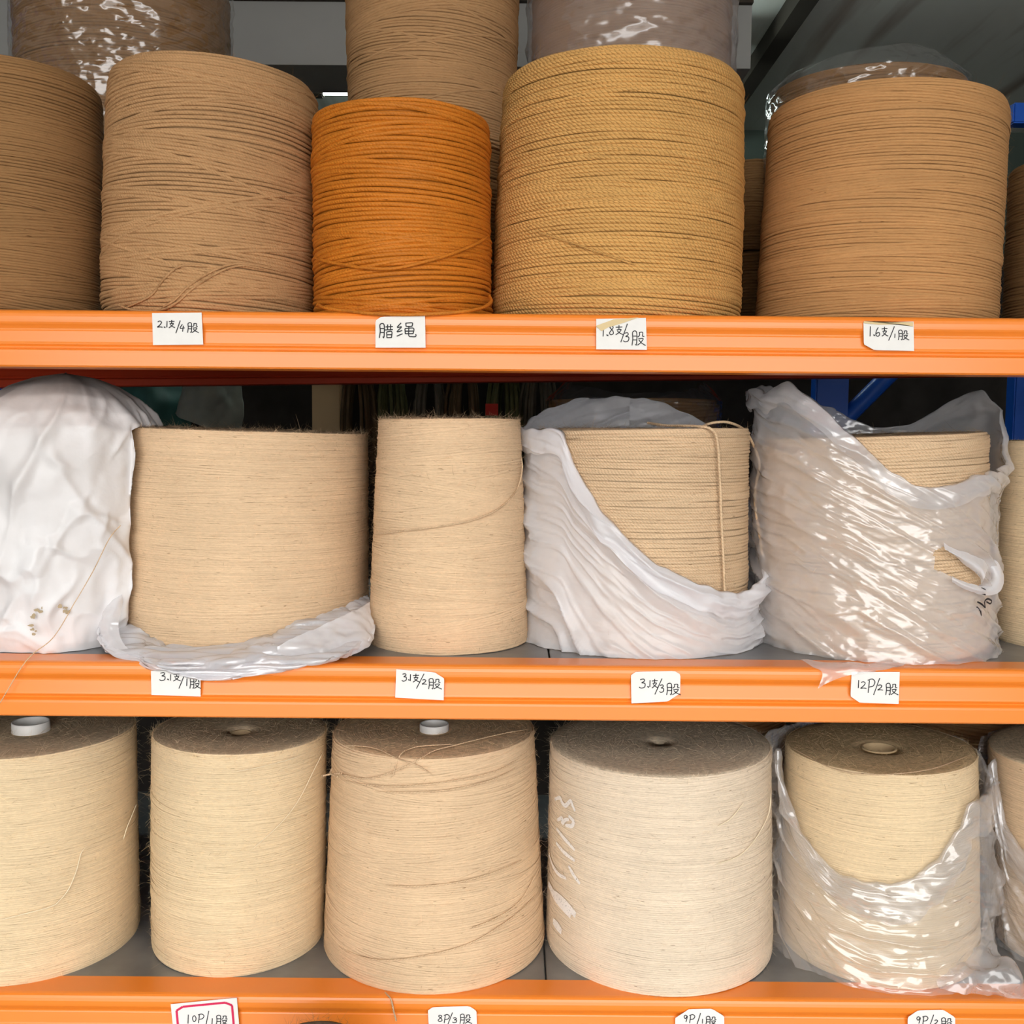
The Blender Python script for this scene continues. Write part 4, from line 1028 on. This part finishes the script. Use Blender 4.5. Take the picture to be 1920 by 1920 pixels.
# ------------------------------------------------------------------ price labels with handwriting
GL = {
 '0': [[(.5, 1), (.2, .8), (.15, .4), (.4, 0), (.75, .15), (.85, .6), (.6, .95), (.45, 1)]],
 '1': [[(.55, 1), (.45, 0)]],
 '2': [[(.1, .85), (.45, 1), (.75, .8), (.5, .4), (.05, .05), (.5, .08), (.95, .02)]],
 '3': [[(.15, .92), (.6, 1), (.75, .8), (.35, .58)], [(.35, .58), (.8, .5), (.75, .12), (.3, 0), (.02, .12)]],
 '4': [[(.45, 1), (.05, .45), (.9, .5)], [(.65, .8), (.5, 0)]],
 '6': [[(.6, 1), (.2, .55), (.15, .15), (.5, 0), (.8, .2), (.65, .45), (.2, .3)]],
 '8': [[(.75, .9), (.4, 1), (.25, .8), (.7, .45), (.8, .15), (.4, 0), (.15, .2), (.45, .5), (.75, .75), (.75, .9)]],
 '9': [[(.75, .85), (.4, 1), (.15, .75), (.4, .5), (.75, .85), (.65, .4), (.5, 0)]],
 'P': [[(.3, .9), (.15, 0)], [(.1, .9), (.6, 1), (.9, .8), (.7, .5), (.25, .42)]],
 '/': [[(.95, 1), (.05, 0)]],
 '.': [[(.2, .5), (.9, .0)], [(.2, .2), (.9, .3)]],
 'zhi': [[(.08, .78), (.92, .82)], [(.5, 1), (.48, .55)], [(.2, .52), (.75, .55), (.5, .25), (.08, .0)], [(.28, .42), (.6, .18), (1.0, .02)]],
 'gu': [[(.10, .0), (.16, .5), (.15, .97), (.42, .97), (.42, .06), (.33, .10)], [(.16, .68), (.42, .68)], [(.15, .40), (.42, .40)],
        [(.62, .97), (.63, .75), (.50, .60)], [(.62, .95), (.84, .95), (.84, .68), (.96, .66)], [(.54, .48), (.88, .50), (.72, .22), (.48, .02)], [(.58, .40), (.75, .2), (1.05, .0)]],
 'la': [[(.08, .0), (.15, .5), (.13, .97), (.40, .97), (.40, .05), (.32, .10)], [(.14, .68), (.40, .68)], [(.13, .40), (.40, .40)],
        [(.50, .80), (1.0, .83)], [(.64, .98), (.64, .60)], [(.84, 1.0), (.84, .60)], [(.46, .58), (1.0, .61)], [(.58, .44), (.60, .0)], [(.58, .44), (.92, .46), (.90, .0)], [(.6, .23), (.9, .24)], [(.6, .02), (.9, .03)]],
 'sheng': [[(.26, .98), (.06, .66), (.28, .70), (.05, .36), (.32, .44)], [(.03, .05), (.34, .22)], [(.50, .97), (.52, .72)], [(.50, .96), (.84, .97), (.82, .72)], [(.52, .73), (.82, .74)],
        [(.46, .58), (.48, .20)], [(.46, .58), (.90, .60), (.88, .22)], [(.48, .40), (.88, .41)], [(.48, .22), (.88, .23)], [(.66, .72), (.66, .10), (.80, .02), (1.02, .04), (1.02, .2)]],
}
def paper_card(label, quad, Y, writing, curl=0.0, cut=None, pen=0.0011, mat=None, border=False, tape=False, tilt=0.0):
    """quad: px corners TL,TR,BR,BL; writing: (glyph, x0,y0,x1,y1) boxes in px"""
    c = [at_y(a, b, Y) for a, b in quad]
    org = (c[0]+c[1]+c[2]+c[3])/4; org[1] = Y+0.0006
    r = empty('price_card', org, label, 'price label', 'handwritten labels on the beams')
    nu, nv = 12, 12
    V = []
    for j in range(nv):
        for i in range(nu):
            u, v = i/(nu-1), j/(nv-1)
            if cut:      # rounded or clipped corners
                for (cu, cv, k) in cut:
                    du, dv = abs(u-cu)/k, abs(v-cv)/k
                    if du < 1 and dv < 1 and du+dv < 1:
                        g = (1-(du+dv))/2*k; u += g*(1 if cu < .5 else -1); v += g*(1 if cv < .5 else -1)
            p = (c[0]*(1-u)+c[1]*u)*(1-v) + (c[3]*(1-u)+c[2]*u)*v
            V.append(p - org + [0, -curl*math.sin(u*PI)*math.sin(v*2.6) - 0.0035*(1-0.0)*0 , 0])
    V = np.array(V); F = gridfaces(nu, nv)
    # paper has a little body: a back sheet and closed edges
    B = V + [0, 0.0005, 0]; n = len(V)
    rimi = [i for i in range(nu)] + [j*nu+nu-1 for j in range(1, nv)] + [(nv-1)*nu+i for i in range(nu-2, -1, -1)] + [j*nu for j in range(nv-2, 0, -1)]
    E = np.array([[rimi[i], rimi[(i+1) % len(rimi)], rimi[(i+1) % len(rimi)]+n, rimi[i]+n] for i in range(len(rimi))])
    mesh_np('paper', np.vstack([V, B]), np.vstack([F, F[:, ::-1]+n, E]), MAT['paper'], r, smooth=False)
    def flat(lines, name, m, w):
        Vs = []; Fs = []; o = 0
        for pts in lines:
            P = catmull(np.array(pts, float), max(4, 5*len(pts)))
            Q = np.array([at_y(a, b, Y) for a, b in P])
            # lie on the curled sheet
            uu = np.clip((P[:, 0]-quad[0][0])/(quad[1][0]-quad[0][0]), 0, 1); vv = np.clip((P[:, 1]-quad[0][1])/(quad[3][1]-quad[0][1]), 0, 1)
            Q[:, 1] += -curl*np.sin(uu*PI)*np.sin(vv*2.6) - 0.0005
            V_, F_ = ribbon(Q, np.tile([0, -1.0, 0], (len(Q), 1)), w); Vs.append(V_); Fs.append(F_+o); o += len(V_)
        return mesh_np(name, np.vstack(Vs)-org, np.vstack(Fs), m, r)
    lines = []
    for (g, x0, y0, x1, y1) in writing:
        for st in GL[g]: lines.append([(x0+(x1-x0)*a, y1+(y0-y1)*b) for a, b in st])
    flat(lines, 'writing', MAT['ink'], pen)
    if border:
        q = np.array(quad, float); ctr = q.mean(0); k = 0.84
        a = ctr+(q-ctr)*k
        def seg(p, q_, f0, f1): return [tuple(p+(q_-p)*f0), tuple(p+(q_-p)*f1)]
        bl = [seg(a[0], a[1], .12, .88), seg(a[0], a[3], .09, 1), seg(a[1], a[2], .09, 1), [tuple(a[0]+(a[1]-a[0])*.12), tuple(a[0]+(a[3]-a[0])*.09)], [tuple(a[0]+(a[1]-a[0])*.88), tuple(a[1]+(a[2]-a[1])*.09)], seg(a[3], a[2], 0, 1)]
        flat(bl, 'printed_border', MAT['redink'], 0.0028)
    if tape:
        t = [at_y(a, b, Y-0.0012)-org for a, b in tape]
        t = np.array(t); t2 = t+[0, 0.0004, 0]; k = len(t)
        Ft = [[0, i, i+1] for i in range(1, k-1)]
        mesh_np('torn_tape', np.vstack([t, t2]), [np.array(Ft), np.array([[i, (i+1) % k, (i+1) % k+k, i+k] for i in range(k)])], MAT['tape'], r, smooth=False)
    return r
YL = -0.0022
paper_card('white paper label reading 2.1 on the top beam, under the light brown spool', [(285, 587), (378, 586), (381, 646), (287, 647)], YL,
    [('2', 295, 602, 306, 614), ('.', 307, 610, 311, 615), ('1', 312, 602, 315, 614), ('zhi', 316, 600, 329, 615), ('/', 330, 601, 339, 625), ('4', 338, 608, 348, 622), ('gu', 350, 606, 372, 624)], curl=0.001)
paper_card('white paper label with two large characters, under the rust orange cord spool', [(704, 594), (797, 592), (798, 652), (704, 652)], YL,
    [('la', 709, 608, 737, 634), ('sheng', 743, 605, 779, 632)], curl=0.0015, pen=0.0013, cut=[(0, 0, .12)])
paper_card('white paper label reading 1.8 with torn tape across its corner, top beam', [(1118, 598), (1211, 596), (1213, 656), (1118, 655)], YL,
    [('1', 1127, 614, 1135, 631), ('.', 1136, 625, 1141, 630), ('8', 1141, 611, 1152, 628), ('zhi', 1153, 610, 1168, 628), ('/', 1163, 607, 1177, 642), ('3', 1168, 624, 1181, 641), ('gu', 1182, 622, 1209, 648)], curl=0.0012,
    tape=[(1117, 611), (1150, 599), (1198, 595), (1170, 605), (1140, 614), (1128, 621)])
paper_card('white paper label reading 1.6 under the wide copper brown spool', [(1619, 604), (1713, 603), (1714, 658), (1620, 656)], YL,
    [('1', 1627, 612, 1635, 631), ('.', 1636, 625, 1640, 630), ('6', 1640, 614, 1650, 631), ('zhi', 1651, 613, 1664, 631), ('/', 1664, 612, 1677, 639), ('1', 1674, 626, 1679, 634), ('gu', 1681, 620, 1703, 638)], curl=0.0022, cut=[(0, 1, .2)],
    tape=[(1620, 602), (1660, 605), (1700, 604), (1712, 604), (1712, 612), (1690, 608), (1650, 609), (1620, 606)])
paper_card('white paper label half hidden by the rolled-down bag on the middle beam', [(283, 1258), (376, 1258), (376, 1306), (284, 1303)], YL,
    [('3', 299, 1261, 312, 1276), ('.', 313, 1270, 317, 1275), ('1', 318, 1264, 322, 1276), ('zhi', 324, 1261, 339, 1277), ('/', 335, 1262, 348, 1291), ('1', 348, 1272, 353, 1286), ('gu', 354, 1272, 376, 1291)])
paper_card('white paper label on the middle beam under the slim pale spool', [(743, 1255), (833, 1262), (832, 1313), (741, 1308)], YL,
    [('3', 753, 1263, 764, 1277), ('.', 765, 1271, 768, 1276), ('1', 767, 1264, 772, 1277), ('zhi', 773, 1263, 787, 1279), ('/', 780, 1263, 796, 1291), ('2', 791, 1274, 801, 1283), ('gu', 801, 1273, 827, 1292)], cut=[(1, 0, .2)])
paper_card('white paper label on the middle beam under the milky bag', [(1183, 1260), (1276, 1258), (1275, 1314), (1184, 1319)], YL,
    [('3', 1198, 1273, 1212, 1290), ('.', 1213, 1284, 1217, 1289), ('1', 1216, 1275, 1221, 1288), ('zhi', 1221, 1273, 1234, 1290), ('/', 1227, 1272, 1242, 1302), ('3', 1236, 1284, 1246, 1298), ('gu', 1247, 1282, 1275, 1303)], cut=[(1, 1, .25), (0, 0, .1), (1, 0, .12)])
paper_card('white paper label beginning with 12 under the torn bag flap', [(1597, 1260), (1687, 1260), (1685, 1320), (1594, 1317)], YL,
    [('1', 1606, 1275, 1613, 1290), ('2', 1613, 1278, 1625, 1291), ('P', 1625, 1273, 1642, 1299), ('/', 1637, 1271, 1650, 1303), ('2', 1645, 1284, 1656, 1294), ('gu', 1658, 1282, 1683, 1303)], cut=[(0, 1, .2)])
paper_card('label with a printed red border, on the lowest beam at the left', [(320, 1883), (444, 1871), (451, 1952), (328, 1964)], YL-0.001,
    [('1', 350, 1902, 356, 1919), ('0', 360, 1904, 369, 1915), ('P', 370, 1901, 384, 1918), ('/', 386, 1895, 392, 1922), ('1', 395, 1909, 401, 1921), ('gu', 403, 1904, 428, 1922)], border=True)
paper_card('white paper label reading 8P on the lowest beam, under the tied-up cone', [(802, 1889), (893, 1886), (895, 1946), (805, 1946)], YL,
    [('8', 820, 1903, 831, 1915), ('P', 831, 1902, 844, 1918), ('/', 839, 1898, 849, 1921), ('3', 848, 1908, 858, 1917), ('gu', 860, 1902, 884, 1919)], cut=[(1, 0, .15), (0, 0, .1)])
paper_card('white 9P label with clipped corners under the chalk-marked spool', [(1266, 1893), (1358, 1891), (1358, 1950), (1266, 1950)], YL,
    [('9', 1281, 1903, 1291, 1916), ('P', 1291, 1902, 1304, 1918), ('/', 1306, 1899, 1314, 1922), ('1', 1315, 1910, 1319, 1919), ('gu', 1321, 1906, 1344, 1922)], cut=[(0, 0, .28), (1, 0, .25)])
paper_card('white 9P label with clipped corners under the honey pale spool', [(1702, 1895), (1791, 1893), (1791, 1952), (1702, 1952)], YL,
    [('9', 1717, 1906, 1728, 1919), ('P', 1728, 1905, 1741, 1921), ('/', 1742, 1902, 1751, 1925), ('2', 1751, 1912, 1760, 1921), ('gu', 1762, 1909, 1786, 1926)], cut=[(0, 0, .22), (1, 0, .25)])

# ------------------------------------------------------------------ things in the dark behind the rack
rr_ = empty('storage_rack', (0.62, 0.95, -1.5), 'blue steel upright and brace behind the bag with standing corners', 'shelving')
def child_box(name, lo, hi, m, parent, bev=0.003):
    o = box(name, np.array(lo)-np.array(parent.location), np.array(hi)-np.array(parent.location), m, parent, bev); return o
xa = at_y(1530, 730, 0.95)[0]; xb = at_y(1592, 730, 0.95)[0]
child_box('upright', (xa, 0.95, -1.5), (xb, 0.99, 0.45), MAT['blue'], rr_)
p0 = at_y(1665, 705, 0.97); p1 = at_y(1600, 770, 0.97)
tube('brace', catmull(np.array([p0+(p0-p1)*0.8, p1+(p1-p0)*2.2]), 8)-np.array(rr_.location), 0.019, MAT['blue'], rr_, ns=8)
xc = at_y(1903, 730, 0.95)[0]
child_box('upright', (xc, 0.95, -1.5), (xc+0.05, 0.99, 0.40), MAT['blue'], rr_)
q0 = at_y(1884, 203, 0.95); q1 = at_y(1920, 241, 0.95)
child_box('beam', (q0[0], 0.91, q1[2]), (q1[0]+0.5, 0.949, q0[2]), MAT['blue'], rr_)
lf = empty('storage_rack', (-1.1, 0.95, -1.5), 'blue steel brace of the rack behind, at the left above the white sack', 'shelving')
p0 = at_y(-12, 690, 0.95); p1 = at_y(22, 745, 0.95)
tube('brace', catmull(np.array([p0+(p0-p1)*0.9, p1+(p1-p0)*2]), 8)-np.array(lf.location), 0.030, MAT['blue'], lf, ns=8)
child_box('upright', (p0[0]-0.06, 0.96, -1.5), (p0[0]-0.01, 1.0, 0.45), MAT['blue'], lf)

def bundle(name, label, cat, rows, m, seed, amp=0.02, k=9):
    o = sheet(name, rows, 60, 40, m, None, seed=seed, amp=amp, k=k)
    md = o.modifiers.new('thickness', 'SOLIDIFY'); md.thickness = 0.006
    return tag(o, label, cat)
def prow(pts): return [at_y(a, b, y) for a, b, y in pts]
bundle('tarpaulin', 'dark green tarpaulin hanging in the dark behind the white sack', 'tarpaulin', [prow([(225, 700, 1.15), (275, 690, 1.08), (345, 690, 1.15)]), prow([(215, 760, 1.12), (280, 750, 1.04), (350, 750, 1.13)]), prow([(205, 840, 1.12), (285, 840, 1.05), (360, 840, 1.13)])],
       plain('green_tarpaulin', srgb(46, 84, 78), rough=0.6, noise=0.3), 81)
bundle('cloth_sheet', 'grey cloth sheet hanging in the dark behind the wide pale spool', 'cloth', [prow([(358, 690, 1.02), (400, 690, 0.98), (449, 690, 1.04)]), prow([(345, 740, 1.02), (395, 745, 0.97), (450, 745, 1.04)]), prow([(333, 778, 1.02), (380, 800, 0.98), (452, 830, 1.04)])],
       plain('grey_cloth', srgb(128, 132, 122), rough=0.9, noise=0.15), 82, amp=0.012, k=14)
box_o = box('cardboard_box', at_y(585, 830, 1.2)-np.array([0, 0.0, 0.3]), at_y(640, 700, 1.2)+np.array([0, 0.1, 0]), MAT['card'], None, 0.004)
tag(box_o, 'brown cardboard box in the dark between the wide and the slim pale spools', 'box')
hank_mats = [plain('brown_rope', srgb(96, 78, 56), rough=0.95, noise=0.3), plain('olive_rope', srgb(88, 90, 58), rough=0.95, noise=0.3), plain('grey_rope', srgb(100, 94, 82), rough=0.95, noise=0.3)]
places = [(672, 'above the gap left of the slim spool'), (735, 'above the left edge of the slim spool'), (805, 'above the middle of the slim spool'), (870, 'with a small red tag'), (945, 'just right of the red tag'), (1010, 'beside the milky bag')]
for i, (px, where) in enumerate(places):
    p = at_y(px, 690, 1.16)
    rt = empty('rope_hank', p, 'rope hank hanging in the dark, '+where, 'rope', 'rope hanks hanging behind the rack')
    rng = np.random.RandomState(90+i)
    for k in range(13):
        w_ = 0.012+0.024*rng.rand(); dy = rng.uniform(-0.04, 0.04); dep = 0.20+0.06*rng.rand(); jx = rng.normal(0, 0.006)
        pts = [(-w_*0.4+jx, dy, 0.03), (-w_+jx, dy, -dep*0.4), (-w_*0.9+jx, dy, -dep*0.85), (jx, dy, -dep), (w_*0.9+jx, dy, -dep*0.85), (w_+jx, dy, -dep*0.4), (w_*0.4+jx, dy, 0.03)]
        tube('rope_strand', catmull(np.array(pts), 26), 0.0042, hank_mats[i % 3], rt, ns=6)
    if i == 3:
        tg = box('tag', at_y(910, 779, 1.11)-p, at_y(934, 757, 1.11)-p+np.array([0, 0.003, 0]), plain('red_card', srgb(190, 50, 40), rough=0.7), rt); tg['label'] = 'small red tag'
    box('hook', (-0.006, 0.0, 0.0), (0.006, 0.16, 0.012), MAT['dark'], rt)
# film-wrapped spool in the second row of the middle shelf
R2 = build_spool(rear_fixed(1030, 1345, 760, Z1, 0.42, 0.345), 'brown spool in clear film in the second row, behind the milky bag', 'spools standing on the middle shelf rear', 'brown', 0.0055, amp=0.06, seed=71, nfuzz=100, seg=48, cover=1.2)
wrap(R2, FILM_WRAP, R2.H+0.02, 11, lean=1.0)
